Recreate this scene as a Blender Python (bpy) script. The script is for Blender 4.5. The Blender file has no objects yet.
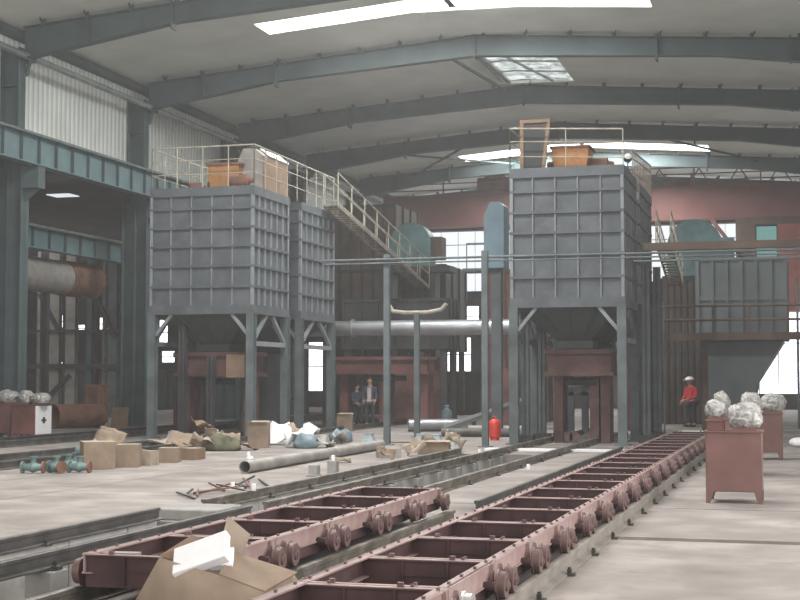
import bpy, bmesh, math, random
from mathutils import Vector, Matrix, Euler, noise
random.seed(7)
D = bpy.data; C = bpy.context.scene.collection
PI = math.pi
def R(a): return math.radians(a)

# ------------------------------------------------------------------ materials
def mat(name, col, rough=.6, metal=0, var=.12, scale=3.0, dirt=None, bump=.0, spec=.3, fine=40, detail=6):
    m = D.materials.new(name); m.use_nodes = True; nt = m.node_tree; N = nt.nodes; L = nt.links
    b = N['Principled BSDF']; b.inputs['Roughness'].default_value = rough
    b.inputs['Metallic'].default_value = metal; b.inputs['Specular IOR Level'].default_value = spec
    tc = N.new('ShaderNodeTexCoord')
    n1 = N.new('ShaderNodeTexNoise'); n1.inputs['Scale'].default_value = scale; n1.inputs['Detail'].default_value = detail
    L.new(tc.outputs['Object'], n1.inputs['Vector'])
    cr = N.new('ShaderNodeValToRGB'); e = cr.color_ramp.elements
    lo = [max(0, c*(1-var*1.6)) for c in col]; hi = [min(1, c*(1+var)) for c in col]
    e[0].position = .32; e[1].position = .68; e[0].color = (*lo, 1); e[1].color = (*hi, 1)
    L.new(n1.outputs['Fac'], cr.inputs['Fac']); out = cr.outputs['Color']
    if dirt:
        n2 = N.new('ShaderNodeTexNoise'); n2.inputs['Scale'].default_value = scale*.6+1; n2.inputs['Detail'].default_value = 8
        n2.inputs['Roughness'].default_value = .7
        L.new(tc.outputs['Object'], n2.inputs['Vector'])
        r2 = N.new('ShaderNodeValToRGB'); r2.color_ramp.elements[0].position = .5; r2.color_ramp.elements[1].position = .66
        L.new(n2.outputs['Fac'], r2.inputs['Fac'])
        mx = N.new('ShaderNodeMix'); mx.data_type = 'RGBA'; L.new(r2.outputs['Color'], mx.inputs[0])
        L.new(out, mx.inputs[6]); mx.inputs[7].default_value = (*dirt, 1); out = mx.outputs[2]
    L.new(out, b.inputs['Base Color'])
    if bump:
        n3 = N.new('ShaderNodeTexNoise'); n3.inputs['Scale'].default_value = fine; n3.inputs['Detail'].default_value = 4
        L.new(tc.outputs['Object'], n3.inputs['Vector'])
        bp = N.new('ShaderNodeBump'); bp.inputs['Strength'].default_value = bump; bp.inputs['Distance'].default_value = .02
        L.new(n3.outputs['Fac'], bp.inputs['Height']); L.new(bp.outputs['Normal'], b.inputs['Normal'])
    return m
def emit(name, col, s, streak=None):
    m = D.materials.new(name); m.use_nodes = True; nt = m.node_tree; N = nt.nodes; L = nt.links
    N.remove(N['Principled BSDF']); e = N.new('ShaderNodeEmission'); e.inputs[0].default_value = (*col, 1); e.inputs[1].default_value = s
    if streak:
        tc = N.new('ShaderNodeTexCoord'); n = N.new('ShaderNodeTexNoise'); n.inputs['Scale'].default_value = streak
        n.inputs['Detail'].default_value = 3; n.inputs['Distortion'].default_value = 1.5
        L.new(tc.outputs['Object'], n.inputs['Vector'])
        mr = N.new('ShaderNodeMapRange'); mr.inputs[1].default_value = .35; mr.inputs[2].default_value = .65
        mr.inputs[3].default_value = s*.35; mr.inputs[4].default_value = s*1.2
        L.new(n.outputs['Fac'], mr.inputs[0]); L.new(mr.outputs[0], e.inputs[1])
    L.new(e.outputs[0], N['Material Output'].inputs[0]); return m
def floor_mat():
    m = mat('dusty_concrete', (.30, .268, .252), .85, var=.22, scale=.9, dirt=(.235, .208, .194), bump=.25, fine=9, spec=.2)
    return m
def clad_mat(name, col):
    return mat(name, col, .5, var=.06, scale=.8, spec=.3)
M = dict(
    floor=floor_mat(),
    concrete=mat('pit_concrete', (.34, .33, .315), .8, var=.2, scale=1.2, dirt=(.28, .27, .26), bump=.2),
    clad=clad_mat('wall_cladding', (.78, .81, .78)),
    endclad=clad_mat('translucent_end_cladding', (.62, .64, .66)),
    roof=mat('roof_insulation', (.74, .75, .69), .55, var=.07, scale=.5, spec=.25),
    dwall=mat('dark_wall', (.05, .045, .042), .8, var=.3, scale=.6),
    colm=mat('green_grey_steel', (.085, .118, .125), .6, var=.15, scale=1.1, spec=.3),
    rafter=mat('rafter_steel', (.08, .11, .115), .6, var=.12, scale=1, spec=.25),
    beam=mat('crane_beam_steel', (.14, .215, .235), .55, var=.12, scale=1.3, spec=.3),
    galv=mat('galvanised_pipe', (.34, .36, .36), .4, .5, var=.15, scale=2),
    silo=mat('silo_grey_steel', (.095, .108, .122), .55, var=.16, scale=1.6, dirt=(.125, .135, .148), spec=.35),
    siloedge=mat('silo_rib_steel', (.23, .25, .265), .55, var=.12, scale=2),
    hopper=mat('hopper_dark_steel', (.05, .062, .06), .6, var=.2, scale=1.5),
    leg=mat('leg_blue_grey_steel', (.12, .142, .15), .55, var=.2, scale=1.6),
    rail=mat('yellow_grey_handrail', (.40, .37, .30), .5, var=.15, scale=3),
    stair=mat('stair_brown_steel', (.22, .185, .155), .6, var=.25, scale=3),
    maroon=mat('maroon_primer', (.31, .205, .192), .55, var=.14, scale=2.2, dirt=(.37, .28, .265), spec=.35),
    maroon_shade=mat('maroon_painted_shade', (.07, .036, .036), .6, var=.25, scale=3, spec=.3),  # maroon with the shade inside the trolleys put into the colour
    crane=mat('crane_red_brown', (.19, .08, .074), .6, var=.16, scale=.6),
    cranered=mat('crane_cab_red', (.30, .10, .09), .55, var=.15, scale=1),
    troughm=mat('trough_dark_red', (.10, .048, .045), .6, var=.3, scale=1.6, dirt=(.13, .08, .07)),
    redbrown=mat('machine_red_brown', (.17, .075, .07), .6, var=.25, scale=1.2),
    box2=mat('pedestal_red_brown', (.185, .095, .085), .55, var=.1, scale=2.5, bump=.05, spec=.3),
    orange=mat('orange_paint', (.48, .235, .09), .55, var=.25, scale=2.5, dirt=(.33, .13, .06)),
    rust=mat('rusty_steel', (.24, .12, .085), .8, var=.3, scale=2.5, dirt=(.17, .085, .06), bump=.2),
    teal=mat('teal_paint', (.13, .24, .25), .5, var=.2, scale=1.4),
    ltblue=mat('light_blue_paint', (.18, .27, .33), .5, var=.15, scale=1),
    valve=mat('pale_teal_paint', (.16, .245, .235), .5, var=.2, scale=8),
    paleblue=mat('pale_blue_plastic', (.38, .46, .49), .5, var=.1, scale=5),
    darkm=mat('dark_machine_steel', (.05, .05, .055), .6, var=.3, scale=.8, dirt=(.075, .065, .06)),
    brownm=mat('brown_machine_steel', (.11, .075, .06), .7, var=.3, scale=.9),
    greym=mat('grey_machine_steel', (.12, .14, .15), .5, var=.22, scale=.5, spec=.4),
    wheel=mat('wheel_primer', (.17, .105, .10), .5, .2, var=.2, scale=9),
    bright=mat('polished_steel', (.62, .62, .60), .3, .8, var=.1, scale=9),
    railst=mat('rail_steel', (.17, .15, .13), .5, .3, var=.25, scale=3, dirt=(.30, .27, .24)),
    raildark=mat('rail_dark_steel', (.105, .10, .095), .5, .3, var=.25, scale=3),
    railpale=mat('rail_dusty_steel', (.27, .245, .22), .6, .15, var=.15, scale=3),
    clamp=mat('clamp_black_steel', (.06, .055, .05), .6, var=.2, scale=20),
    card=mat('cardboard', (.29, .222, .168), .85, var=.12, scale=4, dirt=(.27, .2, .15), spec=.15),
    card2=mat('pale_cardboard', (.40, .325, .26), .85, var=.12, scale=4, spec=.15),
    foam=mat('white_foam', (.86, .86, .88), .75, var=.03, scale=8, spec=.2),
    tanbox=mat('tan_sheet', (.25, .17, .115), .7, var=.15, scale=2.5),
    silver=mat('silver_duct', (.38, .39, .41), .45, .8, var=.12, scale=2),
    pipe=mat('dusty_pipe', (.34, .32, .30), .6, .2, var=.15, scale=3),
    cloth=mat('khaki_cloth', (.13, .13, .085), .9, var=.3, scale=5),
    gas=mat('red_tank_paint', (.65, .045, .03), .4, var=.1, scale=4, spec=.5),
    gasb=mat('blue_cylinder_paint', (.20, .27, .31), .45, var=.15, scale=5),
    skin=mat('skin', (.45, .25, .17), .6, var=.05, scale=9),
    redj=mat('red_work_jacket', (.55, .035, .04), .8, var=.12, scale=5),
    trouser=mat('dark_trousers', (.05, .05, .06), .85, var=.2, scale=6),
    jacket=mat('dark_blue_jacket', (.05, .06, .09), .85, var=.2, scale=6),
    shirt=mat('light_shirt', (.45, .40, .38), .85, var=.1, scale=6),
    helmet=mat('white_helmet', (.85, .85, .83), .35, var=.02, scale=3, spec=.5),
    boot=mat('black_boot', (.03, .03, .03), .6, var=.1, scale=5),
    dark=mat('black_opening', (.02, .02, .02), .9, var=.1, scale=3),
    wood=mat('scrap_timber', (.22, .17, .125), .85, var=.25, scale=5),
    sky=emit('skylight_sheet', (1, 1, .97), 6.5),
    skyp=emit('dirty_skylight_sheet', (.90, .98, .95), .85, streak=1.6),
    win=emit('daylit_window', (.93, .96, 1), 3.2),
    winsoft=emit('daylit_translucent_cladding', (.93, .97, 1), 1.1),
    winmid=emit('daylit_cladding_strip', (.90, .95, 1), .9),
    lamp=emit('lamp_glow', (1, 1, 1), 3),
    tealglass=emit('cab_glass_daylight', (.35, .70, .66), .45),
)
# see-through crinkled film
def film():
    m = D.materials.new('plastic_film'); m.use_nodes = True; nt = m.node_tree; N = nt.nodes; L = nt.links
    b = N['Principled BSDF']; b.inputs['Base Color'].default_value = (.66, .66, .63, 1); b.inputs['Roughness'].default_value = .2
    b.inputs['Specular IOR Level'].default_value = .7
    tc = N.new('ShaderNodeTexCoord'); n = N.new('ShaderNodeTexNoise'); n.inputs['Scale'].default_value = 8; n.inputs['Detail'].default_value = 5
    n.inputs['Distortion'].default_value = 1.2
    L.new(tc.outputs['Object'], n.inputs['Vector'])
    r = N.new('ShaderNodeValToRGB'); r.color_ramp.elements[0].position = .38; r.color_ramp.elements[1].position = .62
    r.color_ramp.elements[0].color = (.25, .245, .235, 1); r.color_ramp.elements[1].color = (.52, .51, .49, 1)
    L.new(n.outputs['Fac'], r.inputs['Fac']); L.new(r.outputs['Color'], b.inputs['Base Color'])
    bp = N.new('ShaderNodeBump'); bp.inputs['Strength'].default_value = 1; bp.inputs['Distance'].default_value = .06
    L.new(n.outputs['Fac'], bp.inputs['Height']); L.new(bp.outputs['Normal'], b.inputs['Normal'])
    return m
M['film'] = film()
# corrugation on cladding: geometry-like bump from a wave along one axis
def corrug(m, axis, scale):
    nt = m.node_tree; N = nt.nodes; L = nt.links
    tc = N.new('ShaderNodeTexCoord'); w = N.new('ShaderNodeTexWave'); w.bands_direction = axis; w.inputs['Scale'].default_value = scale
    L.new(tc.outputs['Object'], w.inputs['Vector'])
    bp = N.new('ShaderNodeBump'); bp.inputs['Strength'].default_value = .6; bp.inputs['Distance'].default_value = .04
    L.new(w.outputs['Fac'], bp.inputs['Height']); L.new(bp.outputs['Normal'], N['Principled BSDF'].inputs['Normal'])
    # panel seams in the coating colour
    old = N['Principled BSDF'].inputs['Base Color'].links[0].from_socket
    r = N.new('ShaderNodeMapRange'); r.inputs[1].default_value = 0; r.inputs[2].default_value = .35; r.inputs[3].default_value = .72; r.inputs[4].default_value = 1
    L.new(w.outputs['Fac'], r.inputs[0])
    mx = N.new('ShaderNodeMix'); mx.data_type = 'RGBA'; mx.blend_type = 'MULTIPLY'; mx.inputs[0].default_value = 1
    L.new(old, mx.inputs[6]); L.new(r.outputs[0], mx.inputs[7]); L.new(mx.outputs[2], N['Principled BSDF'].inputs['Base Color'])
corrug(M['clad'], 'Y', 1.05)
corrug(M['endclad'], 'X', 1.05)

# ------------------------------------------------------------------ mesh builder
class MB:
    def __init__(s): s.v = []; s.f = []; s.sm = []; s.mi = []; s.pc = []; s.np = 0
    def add(s, vs, fs, smooth=False, mi=0, cont=False):
        s.np += 0 if cont else 1; s.pc += [s.np]*len(fs); n = len(s.v); s.v += [tuple(v) for v in vs]
        for f in fs: s.f.append([i+n for i in f]); s.sm.append(smooth); s.mi.append(mi)
        return s
    def box(s, x0, x1, y0, y1, z0, z1, mi=0):
        return s.add([(x, y, z) for z in (z0, z1) for y in (y0, y1) for x in (x0, x1)],
                     [(0, 2, 3, 1), (4, 5, 7, 6), (0, 1, 5, 4), (2, 6, 7, 3), (0, 4, 6, 2), (1, 3, 7, 5)], mi=mi)
    def cb(s, c, d, rot=(0, 0, 0), mi=0):
        m = Euler(rot).to_matrix(); c = Vector(c); vs = []
        for z in (-.5, .5):
            for y in (-.5, .5):
                for x in (-.5, .5): vs.append(c + m @ Vector((x*d[0], y*d[1], z*d[2])))
        return s.add(vs, [(0, 2, 3, 1), (4, 5, 7, 6), (0, 1, 5, 4), (2, 6, 7, 3), (0, 4, 6, 2), (1, 3, 7, 5)], mi=mi)
    def bar(s, p, q, w, h=None, mi=0):
        p = Vector(p); q = Vector(q); h = h or w; d = (q-p).normalized()
        up = Vector((0, 0, 1)) if abs(d.z) < .95 else Vector((0, 1, 0))
        a = d.cross(up).normalized()*w/2; b = a.cross(d).normalized()*h/2
        vs = [p-a-b, p+a-b, p+a+b, p-a+b, q-a-b, q+a-b, q+a+b, q-a+b]
        return s.add(vs, [(0, 3, 2, 1), (4, 5, 6, 7), (0, 1, 5, 4), (1, 2, 6, 5), (2, 3, 7, 6), (3, 0, 4, 7)], mi=mi)
    def tube(s, p, q, r, r2=None, n=12, cap=True, mi=0):
        p = Vector(p); q = Vector(q); r2 = r if r2 is None else r2; d = (q-p).normalized()
        up = Vector((0, 0, 1)) if abs(d.z) < .95 else Vector((0, 1, 0))
        a = d.cross(up).normalized(); b = a.cross(d).normalized()
        vs = []
        for k in range(n):
            t = 2*PI*k/n; vs.append(p+(a*math.cos(t)+b*math.sin(t))*r)
        for k in range(n):
            t = 2*PI*k/n; vs.append(q+(a*math.cos(t)+b*math.sin(t))*r2)
        s.add(vs, [(k, k+n, (k+1) % n+n, (k+1) % n) for k in range(n)], True, mi)
        if cap: s.add(vs, [tuple(range(n)), tuple(range(2*n-1, n-1, -1))], False, mi, True)
        return s
    def pipe(s, pts, r, n=10, mi=0):
        for a, b in zip(pts[:-1], pts[1:]): s.tube(a, b, r, n=n, mi=mi)
        for p in pts[1:-1]: s.ball(p, r, 8, 5, mi=mi)
        return s
    def hollow(s, p, q, r, t, n=20, mi=0):
        p = Vector(p); q = Vector(q); d = (q-p).normalized(); up = Vector((0, 0, 1)) if abs(d.z) < .95 else Vector((0, 1, 0))
        a = d.cross(up).normalized(); b = a.cross(d).normalized(); vs = []
        for c, rr in ((p, r), (q, r), (q, r-t), (p, r-t)):
            for k in range(n): u = 2*PI*k/n; vs.append(c+(a*math.cos(u)+b*math.sin(u))*rr)
        fs = []
        for g in range(4):
            for k in range(n): k2 = (k+1) % n; h = (g+1) % 4; fs.append((g*n+k, h*n+k, h*n+k2, g*n+k2))
        return s.add(vs, fs, True, mi)
    def lathe(s, c, prof, axis='z', n=20, mi=0):
        vs = []; c = Vector(c)
        for (h, r) in prof:
            for k in range(n):
                t = 2*PI*k/n; x, y = math.cos(t)*r, math.sin(t)*r
                vs.append(c + (Vector((x, y, h)) if axis == 'z' else Vector((h, x, y)) if axis == 'x' else Vector((x, h, y))))
        fs = [(g*n+k, g*n+(k+1) % n, (g+1)*n+(k+1) % n, (g+1)*n+k) for g in range(len(prof)-1) for k in range(n)]
        s.add(vs, fs, True, mi); m = len(prof)
        s.add(vs, [tuple(range(n-1, -1, -1)), tuple(range((m-1)*n, m*n))], False, mi, True); return s
    def ball(s, c, r, n=12, m=8, sc=(1, 1, 1), mi=0):
        vs = []; c = Vector(c)
        for j in range(m+1):
            ph = PI*j/m
            for k in range(n):
                t = 2*PI*k/n
                vs.append(c+Vector((r*sc[0]*math.sin(ph)*math.cos(t), r*sc[1]*math.sin(ph)*math.sin(t), r*sc[2]*math.cos(ph))))
        return s.add(vs, [(j*n+k, (j+1)*n+k, (j+1)*n+(k+1) % n, j*n+(k+1) % n) for j in range(m) for k in range(n)], True, mi)
    def quad(s, a, b, c, d, t=0, mi=0):   # a sheet with thickness t
        a, b, c, d = map(Vector, (a, b, c, d))
        if not t: return s.add([a, b, c, d], [(0, 1, 2, 3)], mi=mi)
        n = (b-a).cross(d-a).normalized()*t
        vs = [a, b, c, d, a+n, b+n, c+n, d+n]
        return s.add(vs, [(3, 2, 1, 0), (4, 5, 6, 7), (0, 1, 5, 4), (1, 2, 6, 5), (2, 3, 7, 6), (3, 0, 4, 7)], mi=mi)
    def prism(s, poly, axis, a, b, mi=0):
        n = len(poly); vs = []
        for h in (a, b):
            for (u, w) in poly: vs.append((u, h, w) if axis == 'y' else (h, u, w) if axis == 'x' else (u, w, h))
        return s.add(vs, [tuple(range(n)), tuple(range(2*n-1, n-1, -1))]+[(k, k+n, (k+1) % n+n, (k+1) % n) for k in range(n)], mi=mi)
    def each(s, name, m, parent, **k):      # one object per piece
        for p in range(1, s.np+1):
            q = MB(); vm = {}
            for f_, sm, pc in zip(s.f, s.sm, s.pc):
                if pc != p: continue
                for i in f_:
                    if i not in vm: vm[i] = len(q.v); q.v.append(s.v[i])
                q.f.append([vm[i] for i in f_]); q.sm.append(sm); q.mi.append(0)
            q.build(name, m, parent, **k)
    def build(s, name, m, parent=None, loc=None, bevel=0, label=None, fix=True, merge=False):
        me = D.meshes.new(name)
        me.from_pydata(s.v, [], s.f); 
        for mm in (m if isinstance(m, (list, tuple)) else [m]): me.materials.append(mm)
        for p, sm, k in zip(me.polygons, s.sm, s.mi): p.use_smooth = sm; p.material_index = k
        if fix:
            bm = bmesh.new(); bm.from_mesh(me)
            if merge: bmesh.ops.remove_doubles(bm, verts=bm.verts, dist=1e-5)
            bmesh.ops.recalc_face_normals(bm, faces=bm.faces); bm.to_mesh(me); bm.free()
        me.set_sharp_from_angle(angle=R(42))
        o = D.objects.new(name, me); C.objects.link(o)
        if parent: o.parent = parent
        if loc: o.location = loc
        if bevel:
            b = o.modifiers.new('bevel', 'BEVEL'); b.width = bevel; b.segments = 2; b.limit_method = 'ANGLE'
        if label: o['label'] = label
        return o
def tag(o, label, cat, group=None, kind=None):
    o['label'] = label; o['category'] = cat
    if group: o['group'] = group
    if kind: o['kind'] = kind
    return o
def thing(name, label, cat, loc=(0, 0, 0), rz=0, group=None):
    o = D.objects.new(name, None); o.empty_display_size = .2; C.objects.link(o); o.location = loc; o.rotation_euler = (0, 0, rz)
    return tag(o, label, cat, group)
def struct(name, mb, m, **k):
    o = mb.build(name, m, **k); o['kind'] = 'structure'; return o
def dup(root, loc, label, rz=None, scale=None):
    r = root.copy(); C.objects.link(r); r.location = loc; r['label'] = label
    if rz is not None: r.rotation_euler = (0, 0, rz)
    if scale: r.scale = scale
    for ch in list(root.children):
        c = ch.copy(); C.objects.link(c); c.parent = r
        for g in list(ch.children):
            d = g.copy(); C.objects.link(d); d.parent = c
    return r
NTH = ['first', 'second', 'third', 'fourth', 'fifth', 'sixth', 'seventh', 'eighth', 'ninth', 'tenth', 'eleventh', 'twelfth', 'thirteenth',
       'fourteenth', 'fifteenth', 'sixteenth', 'seventeenth', 'eighteenth', 'nineteenth', 'twentieth', 'twenty-first', 'twenty-second']

# ================================================================== SETTING
BAYS = [12.4, 21.0, 29.6, 38.2, 46.8, 55.4, 64.0, 72.6, 81.2]
XW, XC, XR = -23.9, -23.4, 3.4        # cladding plane, column line, right wall
XRIDGE, ZR, SL = -10.7, 13.75, .077   # ridge
def zroof(x): return ZR - SL*abs(x-XRIDGE)
YN, YE = -4.0, 82.0
# floor: slabs either side of a pit, shallow channels left open between slabs
f = MB()
PX0, PX1, PY0, PY1 = -7.72, -5.46, 4.0, 31.6
f.box(PX1, XR, YN, 15.22, -.3, 0); f.box(PX1, XR, 15.52, 19.02, -.3, 0); f.box(PX1, XR, 19.09, 25.4, -.3, 0); f.box(PX1, XR, 25.43, 36.7, -.3, 0); f.box(PX1, XR, 36.78, YE, -.3, 0)
f.box(PX1, XR, YN, YE, -.35, -.09)
f.box(PX0, PX1, PY1, YE, -.3, 0); f.box(PX0, PX1, YN, PY0, -.3, 0)

for y0, y1 in ((YN, 13.5), (13.52, 19.6), (19.62, 25.8), (25.82, 32.2), (32.22, YE)):
    f.box(-11.0, PX0, y0, y1, -.3, 0); f.box(-13.0, -11.03, y0+.6, y1+.6, -.3, 0)
f.box(-51, -13.03, YN, YE+3, -.3, 0); f.box(-13.1, PX0, YN, YE, -.35, -.03)
f.box(PX0, PX1, 15.9, 17.1, -.25, -.03)
struct('floor', f, M['floor'])
p = MB()
p.box(PX0-.2, PX1+.2, PY0, PY1, -1.25, -1.05)
p.box(PX0-.25, PX0, PY0, PY1, -1.1, -.3); p.box(PX1, PX1+.25, PY0, PY1, -1.1, -.35); p.box(PX0, PX1, PY1, PY1+.2, -1.1, -.3); p.box(PX0, PX1, 15.9, 17.1, -1.1, -.25)
for k in range(20):   # facing panels on the far side wall of the pit
    y = PY0+.1+k*1.38
    pass
struct('trim_1', p, M['concrete'])
p = MB()
for k in range(20):
    y = PY0+.1+k*1.38; p.box(PX0, PX0+.04, y, y+1.35, -1.05, -.0)
struct('trim_4', p, mat('pale_pit_panels', (.62, .61, .58), .7, var=.12, scale=2, dirt=(.48, .47, .46)))

# left wall cladding above the crane beam
w = MB(); w.box(XW-.1, XW, YN, YE, 8.9, zroof(XW)+.1); struct('wall_left', w, M['clad'])
# eaves girt + roof sheets with openings for the skylight strips
STR = [(-9.2, -7.8), (16.4, 17.8), (29.2-.2, 30.2), (42.0, 43.4), (70.2, 72.1)]
holes = []
SX0, SX1 = -17.0, -4.3
rf = MB()
def rsheet(x0, x1, y0, y1):
    rf.add([(x0, y0, zroof(x0)), (x1, y0, zroof(x1)), (x1, y1, zroof(x1)), (x0, y1, zroof(x0)),
            (x0, y0, zroof(x0)+.12), (x1, y0, zroof(x1)+.12), (x1, y1, zroof(x1)+.12), (x0, y1, zroof(x0)+.12)],
           [(0, 3, 2, 1), (4, 5, 6, 7), (0, 1, 5, 4), (1, 2, 6, 5), (2, 3, 7, 6), (3, 0, 4, 7)])
for a, b in ((XW, SX0), (SX1, XR)): rsheet(a, b, YN, YE)
ys = [YN]+[v for s_ in STR for v in s_ if v > YN]+[YE]
ys = sorted(ys)
PAN = (49.6, 55.0, -10.5, -8.6)      # torn/dirty skylight beside the ridge
for i in range(0, len(ys), 2):
    a, b = ys[i], ys[i+1]
    if a < PAN[0] < b:
        rsheet(SX0, -12.1, a, b); rsheet(-12.1, -8.55, a, 49.7); rsheet(-12.1, -8.55, 55.0, b); rsheet(-8.55, SX1, a, b)
        rsheet(-12.1, -11.55, 49.7, 55.0); rsheet(-11.4, -11.38, 49.7, 55.0)
    else: rsheet(SX0, XRIDGE, a, b); rsheet(XRIDGE, SX1, a, b)
struct('ceiling', rf, M['roof'])
n = 0
for (a, b) in STR:
    if b < YN: continue
    n += 1
    s = MB()
    for x0, x1 in ((SX0, XRIDGE-.12), (XRIDGE+.12, SX1)):
        s.quad((x0, a, zroof(x0)+.05), (x0, b, zroof(x0)+.05), (x1, b, zroof(x1)+.05), (x1, a, zroof(x1)+.05), .03)
    struct('window_%d' % n, s, M['sky'])
n += 1
s = MB(); s.quad((-11.4, 49.7, zroof(-11.4)+.06), (-11.4, 55, zroof(-11.4)+.06), (XRIDGE, 55, ZR+.06), (XRIDGE, 49.7, ZR+.06), .02)
s.quad((XRIDGE, 49.7, ZR+.06), (XRIDGE, 55, ZR+.06), (-8.55, 55, zroof(-8.55)+.06), (-8.55, 49.7, zroof(-8.55)+.06), .02)
so = struct('window_%d' % n, s, M['skyp'])
s = MB()
for y in (51.4, 53.2): s.bar((-11.4, y, zroof(-11.4)), (XRIDGE, y, ZR), .06); s.bar((XRIDGE, y, ZR), (-8.55, y, zroof(-8.55)), .06)
s.bar((-10.7, 49.7, ZR), (-9.4, 55, zroof(-9.4)), .07); s.bar((-11.3, 49.7, ZR-.05), (-11.2, 55, ZR-.05), .16, .1)
s.build('glazing_bar', M['galv'], so)
# end wall: lower dark masonry with openings, upper bright cladding
wb = MB()
OPEN = [(-29.7, -28.5, 1.0, 4.0), (-28.2, -27.7, 1.8, 2.9), (-39.35, -37.7, .9, 2.2), (-39.4, -38.5, 2.8, 3.5), (-39.6, -39.0, 3.9, 5.5), (-48.2, -46.5, 5.1, 5.9), (-47.0, -46.5, 2.55, 2.85), (-20.7, -19.1, 2.2, 4.2), (-19.9, -18.6, 4.9, 6.1),
        (-18.4, -17.7, 2.4, 3.9), (-3.4, XR-.4, .9, 6.6), (-45.4, -44.9, 4.8, 5.25), (-43.9, -43.2, 4.9, 5.7)]
xs = sorted({-50.0, XR}|{o[0] for o in OPEN}|{o[1] for o in OPEN})
for a, b in zip(xs[:-1], xs[1:]):
    mid = (a+b)/2; hs = sorted([(o[2], o[3]) for o in OPEN if o[0] < mid < o[1]]); z = 0
    for h0, h1 in hs:
        if h0 > z: wb.box(a, b, YE, YE+.25, z, h0)
        z = max(z, h1)
    wb.box(a, b, YE, YE+.25, z, 7.0)
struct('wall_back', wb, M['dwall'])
for o_ in OPEN:
    n += 1
    s = MB(); s.box(o_[0], o_[1], YE+.15, YE+.2, o_[2], o_[3]); wo = struct('window_%d' % n, s, M['win'])
    s = MB(); k = max(1, round((o_[1]-o_[0])/1.1))
    for i in range(1, k): x = o_[0]+(o_[1]-o_[0])*i/k; s.box(x-.03, x+.03, YE+.05, YE+.12, o_[2], o_[3])
    s.box(o_[0], o_[1], YE+.05, YE+.12, (o_[2]+o_[3])/2-.03, (o_[2]+o_[3])/2+.03)
    s.build('window_frame', M['darkm'], wo)
s = MB(); s.box(XW-.1, XR, YE, YE+.12, 7.0, 11.0); struct('wall_back', s, M['winsoft'])
s = MB(); s.box(XW-.1, XR, YE, YE+.12, 11.0, zroof(XRIDGE)+.1); struct('wall_back', s, M['winmid'])
s = MB()
for i in range(26): x = -23+i*1.05; s.box(x-.012, x+.012, YE-.04, YE, 7.0, 13.2)
for z in (8.2, 9.8, 11.4, 12.4): s.box(XW, XR, YE-.12, YE-.04, z-.02, z+.02)
struct('trim_2', s, M['endclad'])
# right wall (outside the frame): plinth, long daylit band, cladding
s = MB(); s.box(XR, XR+.2, YN, 24, 0, 1.6); s.box(XR, XR+.2, YN, 24, 6.2, zroof(XR)+.1); s.box(XR, XR+.2, 24, YE, 0, zroof(XR)+.1); struct('wall_right', s, M['clad'])
# neighbouring aisle beyond the left column line
XL = -50.0
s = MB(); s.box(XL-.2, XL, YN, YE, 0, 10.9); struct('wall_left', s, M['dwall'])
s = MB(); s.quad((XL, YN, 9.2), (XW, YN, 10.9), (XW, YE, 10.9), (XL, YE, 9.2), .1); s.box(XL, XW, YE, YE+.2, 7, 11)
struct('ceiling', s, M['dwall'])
for y0, x0 in ((46.0, -27.2), (54.0, -31.5)):
    n += 1; s = MB(); s.box(x0, x0+1.1, y0, y0+.9, 9.72, 9.76); struct('window_%d' % n, s, M['winmid'])

# ================================================================== STEEL FRAME
def hsec_x(m, x0, x1, y, z0, z1, fw=.42, t=.03):   # H column: web along x, flanges at x0 and x1
    m.box(x0, x0+t, y-fw/2, y+fw/2, z0, z1); m.box(x1-t, x1, y-fw/2, y+fw/2, z0, z1); m.box(x0, x1, y-.012, y+.012, z0, z1)
cn = ['nearest, mostly out of frame on the left', 'at the left picture edge with wrapped motors beside it', 'beside the big rusty pipe', 'rising behind the left grey silo', 'second beyond the left grey silo', 'third beyond the left grey silo', 'last before the end wall']
for i, y in enumerate(BAYS[2:]):
    t = thing('steel_column', 'tall green-grey steel wall column, '+cn[i], 'column', (XC, y, 0), group='columns of the left wall')
    m = MB(); hsec_x(m, -.62, .38, 0, 0, 8.3, .46); m.box(-.7, .45, -.3, .3, 0, .05)
    m.box(-.13, -.1, -.23, .23, 0, 8.3)
    m.build('lower_shaft', M['colm'], t)
    m = MB(); hsec_x(m, -.42, .22, 0, 8.3, zroof(XC)-.75, .4)
    for z in (9.3, 10.8): m.box(-.42, .22, -.2, .2, z, z+.03)
    m.build('upper_shaft', M['colm'], t)
    m = MB(); m.box(.38, .95, -.2, .2, 7.6, 8.28); m.prism([(.38, 7.2), (.38, 7.6), (.95, 7.6)], 'y', -.012, .012)
    m.build('crane_bracket', M['colm'], t)
rn = ['first in the frame, cut by the top edge', 'second from the camera, crossing under the picture top', 'third from the camera, passing under the dirty skylight', 'fourth from the camera', 'fifth from the camera', 'sixth from the camera', 'against the end wall']
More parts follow.
